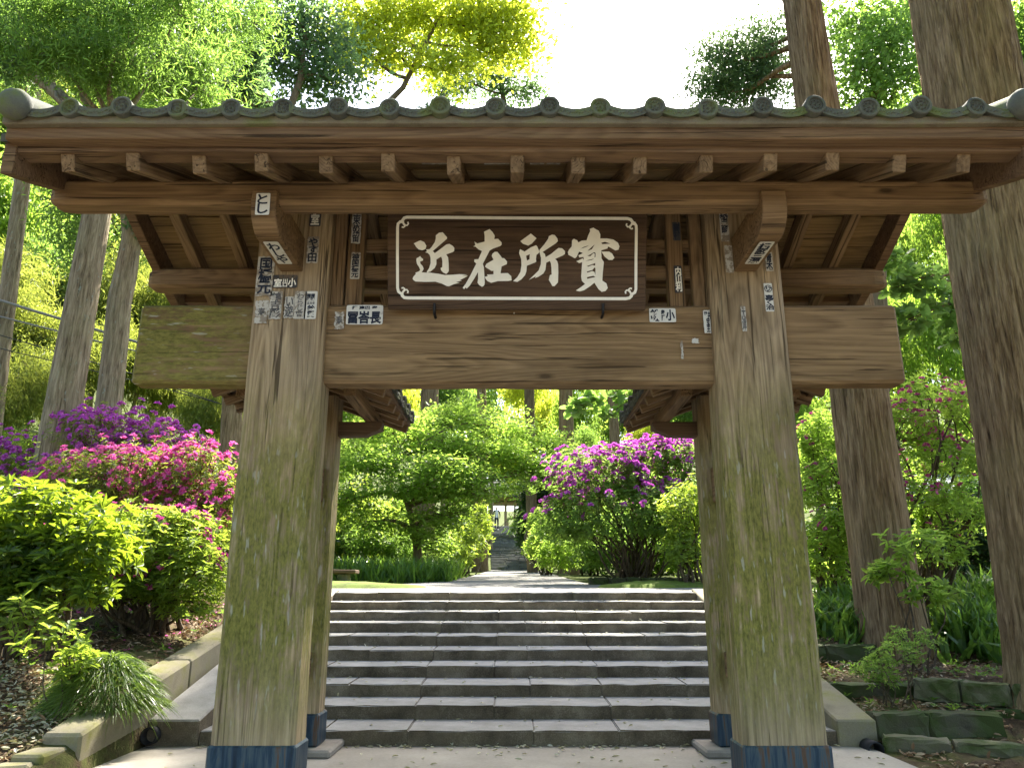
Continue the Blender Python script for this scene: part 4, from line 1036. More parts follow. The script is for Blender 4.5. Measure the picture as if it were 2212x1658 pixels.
def shrub(name, base, blobs, label, cat, leaf, group=None, tips=420, L=.06, W=.022, k=6, fl=None, flp=0.0, fln=5, flr=.026, stems=14, inner=900, top_fl=.0, seed=1, il=.055, bare=.35, flz=None, tmpl='lance', sr=1.0):
    """stems from the base, leaf rosettes on the outside, darker loose leaves within, flower trusses on some tips"""
    g = np.random.default_rng(seed); base = np.array(base, float)
    r = empty(name, base, label, cat, group)
    S, Lf, Fl = Acc(), Acc(), Acc()
    vol = sum(b[1][0] * b[1][1] * b[1][2] for b in blobs) ** (2 / 3)
    for (c, rad, *o) in blobs:
        share = (rad[0] * rad[1] * rad[2]) ** (2 / 3)
        share /= sum((q[1][0] * q[1][1] * q[1][2]) ** (2 / 3) for q in blobs)
        n = max(20, int(tips * share))
        P, O = ell(n, c, rad, g, .82, -.55)
        lump = 1 + .10 * np.sin(P[:, 0] * 5.1 + seed) * np.sin(P[:, 1] * 4.3) + .08 * np.sin(P[:, 2] * 7.7 + 1)
        lump = lump * np.where(g.random(len(P)) < .3, g.uniform(.62, .98, len(P)), g.uniform(.92, 1.16, len(P))) * np.where(g.random(len(P)) < .13, g.uniform(1.12, 1.42, len(P)), 1.0)
        P = np.asarray(c) + (P - np.asarray(c)) * lump[:, None]
        D = unit(O * .55 + np.array([0, 0, .75]) + g.normal(0, .28, P.shape))
        whorls(Lf, P, D, g, k, L, W, tmpl=tmpl)
        whorls(Lf, P - D * L * .75 + g.normal(0, .01, P.shape), unit(D + g.normal(0, .3, D.shape)), g, max(3, k - 2), L * .9, W, (60, 100), tmpl)
        Q, O2 = ell(int(inner * share), c, np.asarray(rad) * .86, g, .25)
        leaves(Lf, Q, unit(rdirs(len(Q), g) + O2 * .3), unit(O2 + [0, 0, .8] + g.normal(0, .5, Q.shape)), il * g.uniform(.6, 1.2, len(Q)), il * .4, 'diamond')
        # twigs to some of the tips
        for i in g.choice(len(P), min(len(P), max(6, int(stems * 3 * share))), replace=False):
            m = np.asarray(c) * .6 + P[i] * .4 - np.array([0, 0, rad[2] * .35])
            V, Fq = tube(bend(m, P[i], 5, g, .10), np.linspace(.007, .0025, 5), 4); S.add(V, Fq)
            if fl is None: pass
        ns = max(2, int(stems * share))
        for i in range(ns):
            m = np.asarray(c) + rdirs(1, g)[0] * np.asarray(rad) * .55
            b0 = base + np.array([g.normal(0, .10 + .04 * np.mean(rad)), g.normal(0, .10 + .04 * np.mean(rad)), -.04])
            V, Fq = tube(bend(b0, m, 9, g, .13), np.linspace((.022 + .012 * g.random()) * sr, .006 * min(1, sr * 1.5), 9), 6); S.add(V, Fq)
        if fl is not None:
            pz = (P[:, 2] - c[2]) / rad[2]
            prob = flp * np.clip(.25 + .9 * (pz + .25), .05, 1.2)
            if flz is not None: prob = prob * np.clip((P[:, 2] - flz[0]) / (flz[1] - flz[0]), 0.02, 1)
            prob = prob * (.35 + 1.3 * (np.sin(P[:, 0] * 3.3 + seed * 2) * np.sin(P[:, 2] * 4.1 + P[:, 1] * 2.2) > -.15))
            if len(o) > 0: prob = prob * o[0]
            sel = np.nonzero(g.random(len(P)) < prob)[0]
            for q in range(fln):
                fd = unit(D[sel] + O[sel] * .4 + g.normal(0, .55, (len(sel), 3)))
                flowers(Fl, P[sel] + D[sel] * L * .35 + fd * flr * 1.3, fd, g, flr * g.uniform(.8, 1.15))
    me = S.mesh('stems', True, base); obj('stems', me, M['twig'], r, Matrix.Translation(base))
    obj('foliage', Lf.mesh('foliage', False, base), M[leaf], r, Matrix.Translation(base))
    if Fl.V: obj('blossom', Fl.mesh('blossom', False, base), M[fl], r, Matrix.Translation(base))
    return r
def tree(name, base, trunk_pts, trunk_r, blobs, label, leaf, bark_='maple_bark', group=None, n=9000, L=.09, W=.055, tmpl='diamond', seed=1, droop=0.0, flat=.0, limb=.06, shell=.45, cat='tree', limb_from=None, twigs=7, clump=0, cr=.35):
    g = np.random.default_rng(seed); base = np.array(base, float)
    r = empty(name, base, label, cat, group)
    T, C = Acc(), Acc()
    tp = np.array(trunk_pts, float)
    t = np.linspace(0, len(tp) - 1, 4 * len(tp)); tp2 = np.stack([np.interp(t, np.arange(len(tp)), tp[:, k]) for k in range(3)], -1)
    tr2 = np.interp(t, np.arange(len(tp)), trunk_r)
    V, Fq = tube(tp2, tr2, 12); T.add(V, Fq)
    tot = sum((b[1][0] * b[1][1] * b[1][2]) ** (2 / 3) for b in blobs)
    for (c, rad) in blobs:
        c, rad = np.asarray(c, float), np.asarray(rad, float)
        dd = np.linalg.norm(tp2 - c, axis=1) + .35 * np.abs(tp2[:, 2] - (c[2] - 1.2 * rad[2]))
        if limb_from is not None: dd = dd + 100 * (tp2[:, 2] < limb_from)
        i = int(np.argmin(dd)); p0 = tp2[i]
        d = np.linalg.norm(c - p0)
        V, Fq = tube(bend(p0, c, 8, g, .09, .04), np.linspace(min(limb, tr2[i] * .8), limb * .28, 8), 6); T.add(V, Fq)
        m = int(n * (rad.prod()) ** (2 / 3) / tot)
        ends = []
        for q in range(twigs):
            e = c + rdirs(1, g)[0] * rad * g.uniform(.6, .95); ends.append(e)
            V, Fq = tube(bend(c + (p0 - c) * g.uniform(0, .25), e, 5, g, .12), np.linspace(limb * .25, limb * .06, 5), 4); T.add(V, Fq)
        if clump:
            nc = max(6, m // clump); K, KO = ell(nc, c, rad, g, shell)
            K = c + (K - c) * g.uniform(.55, 1.42, len(K))[:, None]
            idx = g.integers(0, len(K), m)
            P = K[idx] + g.normal(0, 1, (m, 3)) * np.array([cr, cr, cr * (.25 if flat else .7)]); O = KO[idx]
        else:
            P, O = ell(m, c, rad, g, shell)
        m = len(P)
        D = unit(rdirs(m, g) * np.array([1, 1, 1 - flat * .8]) + O * .35 + np.array([0, 0, -droop]))
        Nn = unit(np.array([0, 0, 1.0]) * (.7 + flat) + g.normal(0, .45, (m, 3)) + O * .25)
        q_ = g.lognormal(-.08, .33, m); leaves(C, P, D, Nn, L * q_, W * q_ * g.uniform(.75, 1.2, m), tmpl)
    obj('trunk', T.mesh('trunk', True, base), M[bark_], r, Matrix.Translation(base))
    obj('crown', C.mesh('crown', False, base), M[leaf], r, Matrix.Translation(base))
    return r
def bark_mesh(base, top, r0, r1, flare=.25, seg=120, rows=130, amp=.05, seed=1, bowx=0.0, lobes=5, ridges=26):
    g = np.random.default_rng(seed); base = np.array(base, float); top = np.array(top, float)
    hgt = np.linalg.norm(top - base)
    t = np.linspace(0, 1, rows) ** 1.25
    a = np.linspace(0, 2 * np.pi, seg, endpoint=False)
    Tt, Aa = np.meshgrid(t, a, indexing='ij')
    hh = Tt * hgt
    R = (r0 + (r1 - r0) * Tt) * (1 + flare * np.exp(-hh / (r0 * 1.3)) * (1 + .45 * np.sin(lobes * Aa + seed) * np.exp(-hh / (r0 * 2.2))))
    tw = Aa + .05 * np.sin(hh * .7 + seed)
    rd = np.zeros_like(R)
    for k in range(9):
        f = g.integers(ridges // 2, ridges * 2); rd += np.sin(f * (tw + .045 * np.sin(hh * g.uniform(.9, 3.2) + g.uniform(0, 6.3)) + .02 * np.sin(hh * g.uniform(3, 8) + k)) + g.uniform(0, 6.3)) / 3
    rd = -np.abs(rd) ** .75
    rd += .35 * np.sin(ridges * 2.7 * tw + 3 * np.sin(hh * 1.3)) + g.normal(0, .12, rd.shape)
    R = R * (1 + amp * rd) * (1 + .035 * np.sin(2 * Aa + hh * .5) + .02 * np.sin(3 * Aa - hh * .9 + 1))
    ax = (top - base) / hgt
    C = base[None] + ax[None] * (t * hgt)[:, None]
    C[:, 0] += bowx * np.sin(np.pi * t)
    V = C[:, None, :] + np.stack([R * np.cos(Aa), R * np.sin(Aa), np.zeros_like(R)], -1)
    i = np.arange(rows - 1)[:, None] * seg; j = np.arange(seg)[None, :]
    Fq = np.stack([i + j, i + (j + 1) % seg, i + seg + (j + 1) % seg, i + seg + j], -1).reshape(-1, 4)
    return V.reshape(-1, 3), Fq
def conifer_crown(A, T, c, H_, rad, g, n=9000, L=.22, W=.06):
    """whorled, drooping sprays round the upper stem c..c+H_"""
    c = np.asarray(c, float); nb = 46
    per = n // nb
    for b in range(nb):
        t = b / nb; az = b * 2.4 + g.uniform(-.3, .3); z = c[2] + H_ * t
        Lb = rad * (1 - .75 * t) * g.uniform(.75, 1.1)
        d = np.array([math.cos(az), math.sin(az), -.12 + .3 * t])
        p0 = np.array([c[0], c[1], z]); p1 = p0 + d * Lb
        P = bend(p0, p1, 6, g, .05, .06)
        V, Fq = tube(P, np.linspace(.05, .012, 6), 5); T.add(V, Fq)
        u = g.random(per) ** .7
        B = np.stack([np.interp(u, np.linspace(0, 1, 6), P[:, k]) for k in range(3)], -1)
        off = g.normal(0, 1, (per, 3)) * np.array([.34, .34, .22]) * (0.35 + .5 * Lb / rad) * rad * .32
        off[:, 2] -= .12 * rad * .3
        leaves(A, B + off, unit(g.normal(0, .6, (per, 3)) + d * .5 + np.array([0, 0, -.55])), unit(g.normal(0, .6, (per, 3)) + np.array([0, 0, .6])), L * g.uniform(.6, 1.3, per), W, 'diamond')
def cedar(name, base, lean, ht, r0, r1, label, crown=None, leaf='blue_leaf', group=None, seed=1, flare=.25, amp=.05, bark_='cedar', seg=96, rows=120, bowx=0.0, sprays=(), ridges=26, nleaf=9000, scale=1.0):
    base = np.array(base, float); g = np.random.default_rng(seed)
    top = base + np.array([lean[0], lean[1], ht])
    r = empty(name, base, label, 'tree', group)
    V, Fq = bark_mesh(base - np.array([0, 0, .25]), top, r0, r1, flare, seg, rows, amp, seed, bowx, ridges=ridges)
    T, C = Acc(), Acc()
    if crown:
        z0, H_, rad = crown
        f = (z0 - base[2]) / ht
        cb = base + (top - base) * f
        conifer_crown(C, T, cb, H_, rad, g, nleaf)
        if z0 + H_ > top[2]:
            Vt, Ft = tube([top - (top - base) * .01, (top[0], top[1], z0 + H_)], [r1, .03], 8); T.add(Vt, Ft)
    for (c, rad, n, L, W) in sprays:     # low living branches
        c = np.asarray(c, float); k = np.clip((c[2] - .4 - base[2]) / ht, 0, 1); p0 = base + (top - base) * k
        V2, F2 = tube(bend(p0, c, 8, g, .07, -.04), np.linspace(.05, .014, 8), 5); T.add(V2, F2)
        nc = max(5, n // 60); K, O = ell(nc, c, rad, g, .2); K = c + (K - c) * g.uniform(.6, 1.5, len(K))[:, None]; nc = len(K)
        for e in K[:10]:
            V2, F2 = tube(bend(c, e, 4, g, .1), np.linspace(.014, .004, 4), 4); T.add(V2, F2)
        idx = g.integers(0, len(K), n)
        P = K[idx] + g.normal(0, 1, (n, 3)) * np.array([.16, .16, .12]) * g.uniform(.6, 1.5, (nc, 1))[idx]
        leaves(C, P, unit(g.normal(0, .7, (n, 3)) + np.array([0, 0, -.5])), rdirs(n, g), L * g.uniform(.6, 1.3, n), W, 'diamond')
    T.add(V, Fq)
    obj('trunk', T.mesh('trunk', True, base), M[bark_], r, Matrix.Translation(base))
    if C.V: obj('crown', C.mesh('crown', False, base), M[leaf], r, Matrix.Translation(base))
    return r
def copy_tree(root, loc, rz_=0.0, sc_=(1, 1, 1), label=None, group=None):
    m = Matrix.Translation(Vector(loc)) @ Matrix.Rotation(rz_, 4, 'Z') @ Matrix.Diagonal((*sc_, 1))
    r = root.copy(); COL.objects.link(r); r.matrix_world = m; MW[r.name] = m
    if label: r['label'] = label
    if group: r['group'] = group
    for ch in root.children:
        c = ch.copy(); COL.objects.link(c); c.parent = r
        c.matrix_parent_inverse = Matrix.Identity(4); c.matrix_basis = Matrix.Identity(4)
    return r
def localize(root):                # make a prototype's parts local to the root, so copies transform well
    for ch in root.children:
        ch.matrix_parent_inverse = Matrix.Identity(4); ch.matrix_basis = Matrix.Identity(4)
    return root
def blob(x, y, Y, rx, ry, rd=None):
    """crown lump from its photo position: centre px, half sizes px, depth"""
    c = at(x, y, Y); s = Y / F / (math.cos(PITCH) - (CY - y) / F * math.sin(PITCH)) 
    k = (Vector((0, 0, EYE)) - c).length / F / math.sqrt(1 + ((x - CX) / F) ** 2 + ((y - CY) / F) ** 2)
    return (tuple(c), (rx * k, (rd if rd else (rx + ry) / 2) * k, ry * k))
# ------------------------------------------------------------------ planting
def gpt(px, Y, py=1240):           # ground point under a photo column at depth Y
    x = at(px, py, Y).x
    return (x, Y, ground_z(x, Y))
# azaleas on the left bank
shrub('azalea_bush', gpt(240, 11.2), [(*blob(240, 955, 11.2, 120, 70), 1.25), (*blob(330, 985, 11.0, 90, 60), 1.2), (*blob(60, 1000, 11.4, 75, 65), .9), (*blob(170, 1060, 11.2, 130, 90), .5)], 'tall azalea crowned with deep purple blossom behind the pink azalea', 'shrub', 'azalea_leaf', tips=1500, fl='petal_purple', flp=.85, fln=5, flr=.036, stems=26, inner=2600, seed=21, L=.055, W=.02)
shrub('azalea_bush', gpt(360, 9.4), [(*blob(300, 1040, 9.4, 150, 75), 1.1), (*blob(430, 1040, 9.2, 90, 75), 1.0), (*blob(220, 1075, 9.5, 100, 70), .8), (*blob(400, 1130, 9.2, 120, 80), .75), (*blob(480, 1090, 9.0, 50, 60), 1.0), (*blob(140, 1050, 9.7, 70, 45), .9)], 'broad azalea covered in bright pink blossom on the left bank', 'shrub', 'azalea_leaf', tips=2200, fl='petal_pink', flp=.5, fln=4, flr=.034, stems=26, inner=2600, seed=22, L=.055, W=.02)
shrub('azalea_bush', gpt(330, 7.9), [(*blob(300, 1200, 7.9, 165, 75), 1.0), (*blob(400, 1250, 7.7, 90, 60), .8), (*blob(190, 1170, 8.0, 110, 70), 1.0), (*blob(340, 1140, 8.0, 110, 45), 1.), (*blob(250, 1275, 7.6, 110, 38), .6), (*blob(400, 1310, 7.6, 60, 25), .5)], 'sunlit yellow-green azalea with a few last pink flowers above the kerb wall', 'shrub', 'lime_leaf', tips=1800, fl='petal_faded', flp=.12, fln=3, flr=.028, stems=34, inner=1500, seed=23, L=.075, W=.024)
shrub('leafy_bush', gpt(60, 6.7), [blob(60, 1120, 6.7, 150, 75), blob(180, 1180, 6.5, 110, 60), blob(20, 1220, 6.5, 110, 80), blob(130, 1260, 6.4, 100, 45), blob(40, 1310, 6.4, 90, 40)], 'dark glossy bush with pointed rosette leaves at the left edge', 'shrub', 'big_leaf', tips=470, L=.125, W=.036, k=8, stems=16, inner=500, seed=24, il=.10)
shrub('young_shoots', gpt(120, 5.75, 1500), [blob(110, 1395, 5.75, 75, 40), blob(160, 1440, 5.7, 40, 40), blob(60, 1330, 5.9, 60, 40)], 'thin young shoots with pale leaf rosettes over the grass tuft', 'shrub', 'lime_leaf', tips=15, L=.09, W=.03, k=5, stems=6, inner=2, sr=.3, seed=25)
# grass tuft by the kerb wall
def tuft(c, rad, n, L, W, label, leafm, seed, name='grass_tuft'):
    g = np.random.default_rng(seed); A = Acc()
    a = g.uniform(0, 2 * np.pi, n); q = np.sqrt(g.random(n)) * .55
    P = np.array(c) + np.stack([np.cos(a) * q * rad[0], np.sin(a) * q * rad[1], np.zeros(n)], -1)
    P[:, 2] += (1 - (q / .55) ** 2) * rad[2] * .55
    D = unit(np.stack([np.cos(a) * (.25 + q * 1.6), np.sin(a) * (.25 + q * 1.6), np.full(n, 1.0) - q * .9], -1) + g.normal(0, .5, (n, 3)))
    # long arching blades in three bends
    S = perp(D, g); segs = 5; V = []
    for k in range(segs + 1):
        t = k / segs
        ctr = P + D * (L * t)[:, None] * 1.0 + np.array([0, 0, -1.0]) * (L * (t ** 2.2) * .75)[:, None] + np.stack([np.cos(a), np.sin(a), 0 * a], -1) * (L * t * t * .28)[:, None]
        wv = S * (W * (1 - t ** 2.5) / 2 + .0004)
        V += [ctr + wv, ctr - wv]
    V = np.stack(V, 1); m = 2 * (segs + 1)
    f = np.array([[2 * k, 2 * k + 1, 2 * k + 3, 2 * k + 2] for k in range(segs)])
    A.add(V.reshape(-1, 3), (f[None] + (np.arange(n) * m)[:, None, None]).reshape(-1, 4))
    return obj(name, A.mesh(name, False, c), M[leafm], None, Matrix.Translation(Vector(c)), label=label, cat='grass')
gt = np.random.default_rng(8)
c = at(225, 1500, 5.95); c.z = ground_z(c.x, c.y)
tuft(c, (.62, .52, .60), 3400, gt.uniform(.08, .19, 3400), .0075, 'dense mound of thin dark green grass spilling over the kerb wall', 'tuft_leaf', 31)

# behind the gate: big purple azalea, maple, hedges
b0 = gpt(1365, 14.4)
shrub('azalea_bush', b0, [(*blob(1290, 1045, 14.3, 105, 75), 1.3), (*blob(1400, 1000, 14.5, 80, 50), 1.4), (*blob(1475, 1010, 14.6, 60, 60), 1.1), (*blob(1345, 1120, 14.2, 150, 85), .5), (*blob(1450, 1120, 14.3, 90, 85), .4), (*blob(1230, 1130, 14.4, 60, 70), .6)], 'large azalea with magenta blossom on top, beyond the stairs', 'shrub', 'green_leaf', tips=2600, fl='petal_purple', flp=.8, fln=5, flr=.042, stems=46, inner=4200, seed=26, L=.085, W=.03, flz=(b0[2] + 1.15, b0[2] + 1.95), il=.08)
mb = gpt(905, 18.0)
mt = [at(905, 1246, 18), at(902, 1190, 18), at(893, 1130, 18), at(872, 1060, 18), at(850, 990, 18)]
mt[0].z = mb[2] - .1
mtree = tree('maple_tree', mb, [tuple(p) for p in mt], [.13, .10, .085, .06, .03],
     [blob(*a) for a in ((820, 1000, 17.6, 95, 34), (950, 960, 18.2, 130, 36), (1085, 985, 18, 110, 36), (755, 1075, 17.5, 70, 28), (885, 1050, 17.2, 110, 30), (1160, 1015, 18.2, 62, 38), (810, 1125, 17.6, 75, 24), (960, 1110, 17.4, 75, 28), (1030, 1055, 17.4, 80, 30), (850, 925, 18.6, 110, 32), (1075, 925, 18.8, 100, 34), (965, 1010, 17.0, 90, 30), (745, 985, 18.4, 70, 36), (1200, 965, 18.8, 55, 30), (910, 1160, 17.6, 55, 20), (990, 900, 19.0, 90, 28))],
     'spreading green maple with layered branches beside the gravel path', 'maple_leaf', n=46000, L=.085, W=.05, flat=.85, limb=.075, seed=41, shell=.1, clump=60, cr=.24, twigs=5, limb_from=mb[2] + .35)
for (px, Y, bl, lab, leafm, sd, tp) in ((1000, 25, [(1005, 1175, 25, 42, 45), (970, 1205, 24, 55, 35), (1035, 1140, 27, 25, 50)], 'low sunlit shrub along the left side of the far stairway', 'lime_leaf', 51, 700),
     (1180, 24, [(1175, 1175, 24, 38, 48), (1205, 1200, 22, 45, 40), (1160, 1130, 28, 22, 30)], 'pale green fluffy shrub along the right side of the far stairway', 'maple_leaf', 52, 800),
     (1165, 40, [(1160, 1060, 40, 42, 50), (1150, 1115, 40, 36, 55), (1200, 1050, 40, 45, 60), (1130, 1160, 41, 14, 40)], 'tall dark clipped hedge beside the far stairway', 'hedge_leaf', 53, 1500),
     (800, 20, [(800, 1175, 20, 60, 40), (740, 1160, 21, 50, 55), (870, 1190, 20, 40, 30)], 'shady green shrub behind the iris bed', 'green_leaf', 54, 900),
     (1020, 48, [(1030, 1100, 50, 22, 30), (1020, 1140, 46, 28, 40), (1035, 1070, 50, 26, 24), (1090, 1058, 52, 26, 14)], 'green shrub near the top of the far stairway', 'maple_leaf', 55, 500),
     (1500, 12.6, [(1490, 1110, 12.8, 55, 70), (1475, 1190, 12.6, 40, 50)], 'bright green leafy shrub beside the right rear post', 'lime_leaf', 56, 420)):
    k = Y / 14
    shrub('shrub', gpt(px, Y), [blob(*b) for b in bl], lab, 'shrub', leafm, tips=tp, L=.085 * max(1, k * .8), W=.034 * max(1, k * .8), stems=16, inner=tp * 2, seed=sd, il=.09 * max(1, k * .75), k=5, tmpl='diamond' if Y > 15 else 'lance')
# iris bed
def blades(name, pts, L, W, leafm, seed, label, kind=None, cat=None, per=9):
    g = np.random.default_rng(seed); A = Acc()
    P = np.repeat(np.array(pts), per, 0); n = len(P)
    P = P + g.normal(0, .05, P.shape) * np.array([1, 1, 0])
    D = unit(np.array([0, 0, 1.0]) + g.normal(0, .33, (n, 3)))
    leaves(A, P, D, rdirs(n, g), L * g.uniform(.6, 1.2, n), W, 'blade')
    return obj(name, A.mesh(name), M[leafm], None, label=label, kind=kind, cat=cat)
g = np.random.default_rng(61)
pts = []
for i in range(420):
    Y = g.uniform(15.5, 20.5); x = at(g.uniform(700, 1010), 1240, Y).x
    if x > -1.3: continue
    pts.append((x, Y, ground_z(x, Y)))
blades('iris_bed', pts, .52, .035, 'fern_leaf', 62, 'upright iris leaves along the mossy bank', kind='stuff', cat='plants')

# right of the gate: loose azaleas, saplings and ground plants
shrub('azalea_bush', gpt(1990, 9.6, 1380), [(*blob(2010, 880, 9.3, 100, 65), 1.0), (*blob(1930, 930, 9.2, 95, 45), 1.0), (*blob(2090, 900, 9.6, 60, 75), .9), (*blob(2040, 1000, 9.4, 110, 60), .6), (*blob(1960, 1080, 9.0, 120, 45), .6), (*blob(2080, 1120, 9.3, 90, 55), .3), (*blob(2020, 1190, 9.2, 70, 45), .2), (*blob(1890, 880, 9.8, 60, 30), .9)], 'open azalea with scattered fading pink flowers between the two big cedar trunks', 'shrub', 'maple_leaf', tips=1000, fl='petal_faded', flp=.60, fln=3, flr=.026, stems=24, inner=500, seed=27, L=.085, W=.027)
shrub('azalea_bush', gpt(1800, 10.2, 1330), [(*blob(1775, 950, 10.4, 50, 60), .9), (*blob(1790, 1060, 10.2, 65, 60), .6), (*blob(1810, 1150, 9.8, 65, 55), .3), (*blob(1780, 1220, 9.9, 50, 45), .2), (*blob(1760, 1000, 10.6, 40, 40), .8)], 'leggy azalea between the right main post and the cedar', 'shrub', 'maple_leaf', tips=620, fl='petal_faded', flp=.28, fln=3, flr=.028, stems=18, inner=420, seed=28, L=.095, W=.03)
shrub('sapling', gpt(1990, 7.6, 1450), [blob(1975, 1180, 7.9, 60, 35), blob(1930, 1240, 7.8, 50, 25), blob(2010, 1280, 7.6, 55, 30)], 'thin sapling with broad leaves in front of the leaning cedar', 'shrub', 'maple_leaf', tips=60, L=.11, W=.04, stems=6, inner=40, sr=.4, seed=29, )
shrub('sapling', gpt(1930, 6.75, 1520), [blob(1925, 1415, 6.75, 70, 26), blob(1970, 1380, 6.9, 50, 26), blob(1880, 1440, 6.7, 50, 20), blob(1910, 1470, 6.7, 40, 16)], 'small fine-leaved sapling on the lower terrace', 'shrub', 'green_leaf', tips=130, L=.045, W=.014, stems=5, inner=150, sr=.28, seed=30, il=.03)
for (px, py, Y, n, L_, lab, sd) in ((1800, 1330, 9.0, 90, .34, 'clump of lush strappy leaves behind the right main post', 71), (2110, 1370, 8.6, 120, .42, 'dense clump of strappy leaves beside the big right trunk', 72), (2160, 1300, 9.4, 90, .5, 'tall clump of strappy leaves at the right edge', 73), (1850, 1300, 9.6, 60, .35, 'shaded clump of leaves left of the cedar base', 74)):
    g = np.random.default_rng(sd); c0 = at(px, py, Y)
    pts = [(c0.x + g.normal(0, .22), Y + g.normal(0, .25), 0) for _ in range(n)]
    pts = [(x, y, ground_z(x, y)) for x, y, _ in pts]
    blades('leaf_clump', pts, L_, .05, 'fern_leaf', sd, lab, cat='plant', per=6)
g = np.random.default_rng(75)
pts = []
for i in range(900):
    if g.random() < .6: x, y = g.uniform(2.7, 6.5), g.uniform(6.4, 11.5)
    else: x, y = g.uniform(-6.5, -3.0), g.uniform(5.4, 10.5)
    pts.append((x, y, ground_z(x, y)))
g2 = np.random.default_rng(76); A = Acc(); P = np.array(pts)
whorls(A, P + np.array([0, 0, .05]), unit(np.array([0, 0, 1.]) + g2.normal(0, .3, P.shape)), g2, 5, .06, .022, (40, 80), 'diamond')
obj('ground_cover', A.mesh('ground_cover'), M['fern_leaf'], None, label='small seedlings and weeds over the soil on both banks', cat='plants', kind='stuff')

# cedars on the right ----------------------------------------------------------
def cedar_px(name, pb_, pt_, Yb, wb, wt, label, zb=None, ext=1.0, ztop=None, **k):
    """trunk from two photo points (bottom, top) at depth Yb, widths in px"""
    a, b = at(pb_[0], pb_[1], Yb), at(pt_[0], pt_[1], Yb)
    z0 = ground_z(a.x, Yb) if zb is None else zb
    ax = (b - a); base = a + ax * ((z0 - a.z) / ax.z)
    ka = wb / F * (Yb * math.cos(PITCH) + (a.z - EYE) * math.sin(PITCH)) / 2; kb = wt / F * (Yb * math.cos(PITCH) + (b.z - EYE) * math.sin(PITCH)) / 2
    top = b + ax * ((ztop - b.z) / ax.z) if ztop else (b + ax * (ext - 1.0) if ext > 1 else b)
    ht = top.z - base.z
    rate = (kb - ka) / max(.1, (b.z - a.z))
    r1 = max(.06, ka + rate * (top.z - a.z))
    return cedar(name, base, (top.x - base.x, top.y - base.y), ht, ka + rate * (base.z - a.z), r1, label, **k)
cedar_px('cedar_tree', (1925, 1330), (1735, 20), 8.6, 138, 78, 'leaning red-barked cedar rising behind the right end of the gate roof', ext=2.4, seed=3, crown=(17, 9, 3.4), flare=.22, seg=150, rows=170, ridges=30,
         sprays=[(blob(1585, 135, 9.6, 75, 50)[0], (.55, .5, .36), 4200, .085, .026), (blob(1545, 190, 9.8, 50, 25)[0], (.42, .4, .22), 2200, .085, .026), (blob(1640, 180, 9.4, 55, 35)[0], (.42, .4, .26), 2600, .085, .026), (blob(1655, 95, 9.3, 35, 35)[0], (.26, .25, .3), 1500, .085, .026)], amp=.045)
cedar_px('cedar_tree', (2275, 1300), (2085, 100), 6.55, 205, 182, 'massive cedar trunk at the right edge with deeply furrowed bark', ext=2.6, zb=.03, seed=5, crown=(18, 9, 3.6), flare=.55, seg=190, rows=200, ridges=42, amp=.04)
# cedars behind the gate
for (px0, py0, px1, py1, Y, w0, w1, lab, cr, sd) in ((908, 1225, 928, 840, 22.5, 56, 38, 'cedar trunk rising through the maple crown', (9.5, 8, 2.4), 11), (1039, 950, 1040, 840, 34, 22, 17, 'slim distant cedar trunk above the maple', (13, 9, 2.6), 12), (1233, 1010, 1228, 840, 27, 19, 16, 'right stem of the pair of close-set cedar trunks', (10.5, 8, 2.4), 13), (1214, 1000, 1214, 840, 29, 17, 15, 'left stem of the pair of close-set cedar trunks', (11.5, 8, 2.4), 14), (1328, 960, 1322, 850, 24, 22, 19, 'cedar trunk standing behind the purple azalea', (9.5, 7, 2.4), 15), (1440, 970, 1436, 850, 30, 14, 12, 'thin cedar trunk in the shade beside the right rear roof', (11, 9, 2.6), 16), (500, 960, 504, 835, 15.5, 46, 42, 'brown cedar trunk just left of the left main post', (11.2, 2.6, 1.0), 17)):
    cedar_px('cedar_tree', (px0, py0), (px1, py1), Y, w0, w1, lab, ztop=cr[0] + cr[1] * .8, seed=sd, crown=cr, seg=48, rows=70, flare=.2, nleaf=2600, group='cedars behind the gate')
# left trunks
cedar_px('cedar_tree', (112, 1020), (215, 430), 11.0, 78, 56, 'pale leaning trunk with lichen at the left of the gate', ext=1.32, seed=18, bark_='grey_bark', amp=.03, flare=.12, seg=100, rows=120, ridges=16, crown=None,
    sprays=[((at(px, py, Y)[:]), (rx, rx, rx * .62), n, .17, .028) for px, py, Y, rx, n in ((250, 120, 10.3, .8, 2600), (230, 40, 10.4, .9, 2600), (130, 40, 10.6, .9, 2400), (90, 120, 10.8, .7, 2000), (380, 30, 10.8, .9, 2400), (60, 40, 13, 1.15, 2600), (180, 100, 12.6, 1.0, 2600), (300, 40, 13.2, 1.1, 2600), (340, 140, 12.4, .9, 2400), (440, 70, 13.4, 1.0, 2400), (430, 180, 12.8, .8, 1700), (60, 175, 13.2, .9, 1600), (540, 50, 14., .9, 1600), (250, 190, 13., .7, 1400), (160, 420, 12.6, .7, 1300), (200, 530, 13.2, .7, 1000))], leaf='green_leaf')
B = [at(*p, 12.3) for p in ((228, 930), (238, 850), (250, 740), (258, 650), (272, 590), (285, 510), (275, 430), (215, 290), (120, 200), (0, 92), (-80, 30))]
bz = (B[0].x, B[0].y, ground_z(B[0].x, B[0].y))
B = [Vector(bz)] + B
tree('grey_tree', bz, [tuple(p) for p in B], [.24, .22, .205, .20, .195, .19, .16, .145, .13, .12, .11, .09], [blob(-60, 30, 12.3, 120, 60), blob(330, 470, 12.3, 55, 60), blob(120, 60, 12.0, 90, 60), blob(30, 130, 12.2, 60, 40)], 'grey forked tree with a swollen burl, limb arching over the gate roof', 'blue_leaf', 'grey_bark', n=9000, L=.10, W=.05, seed=42, limb=.12, shell=.2)
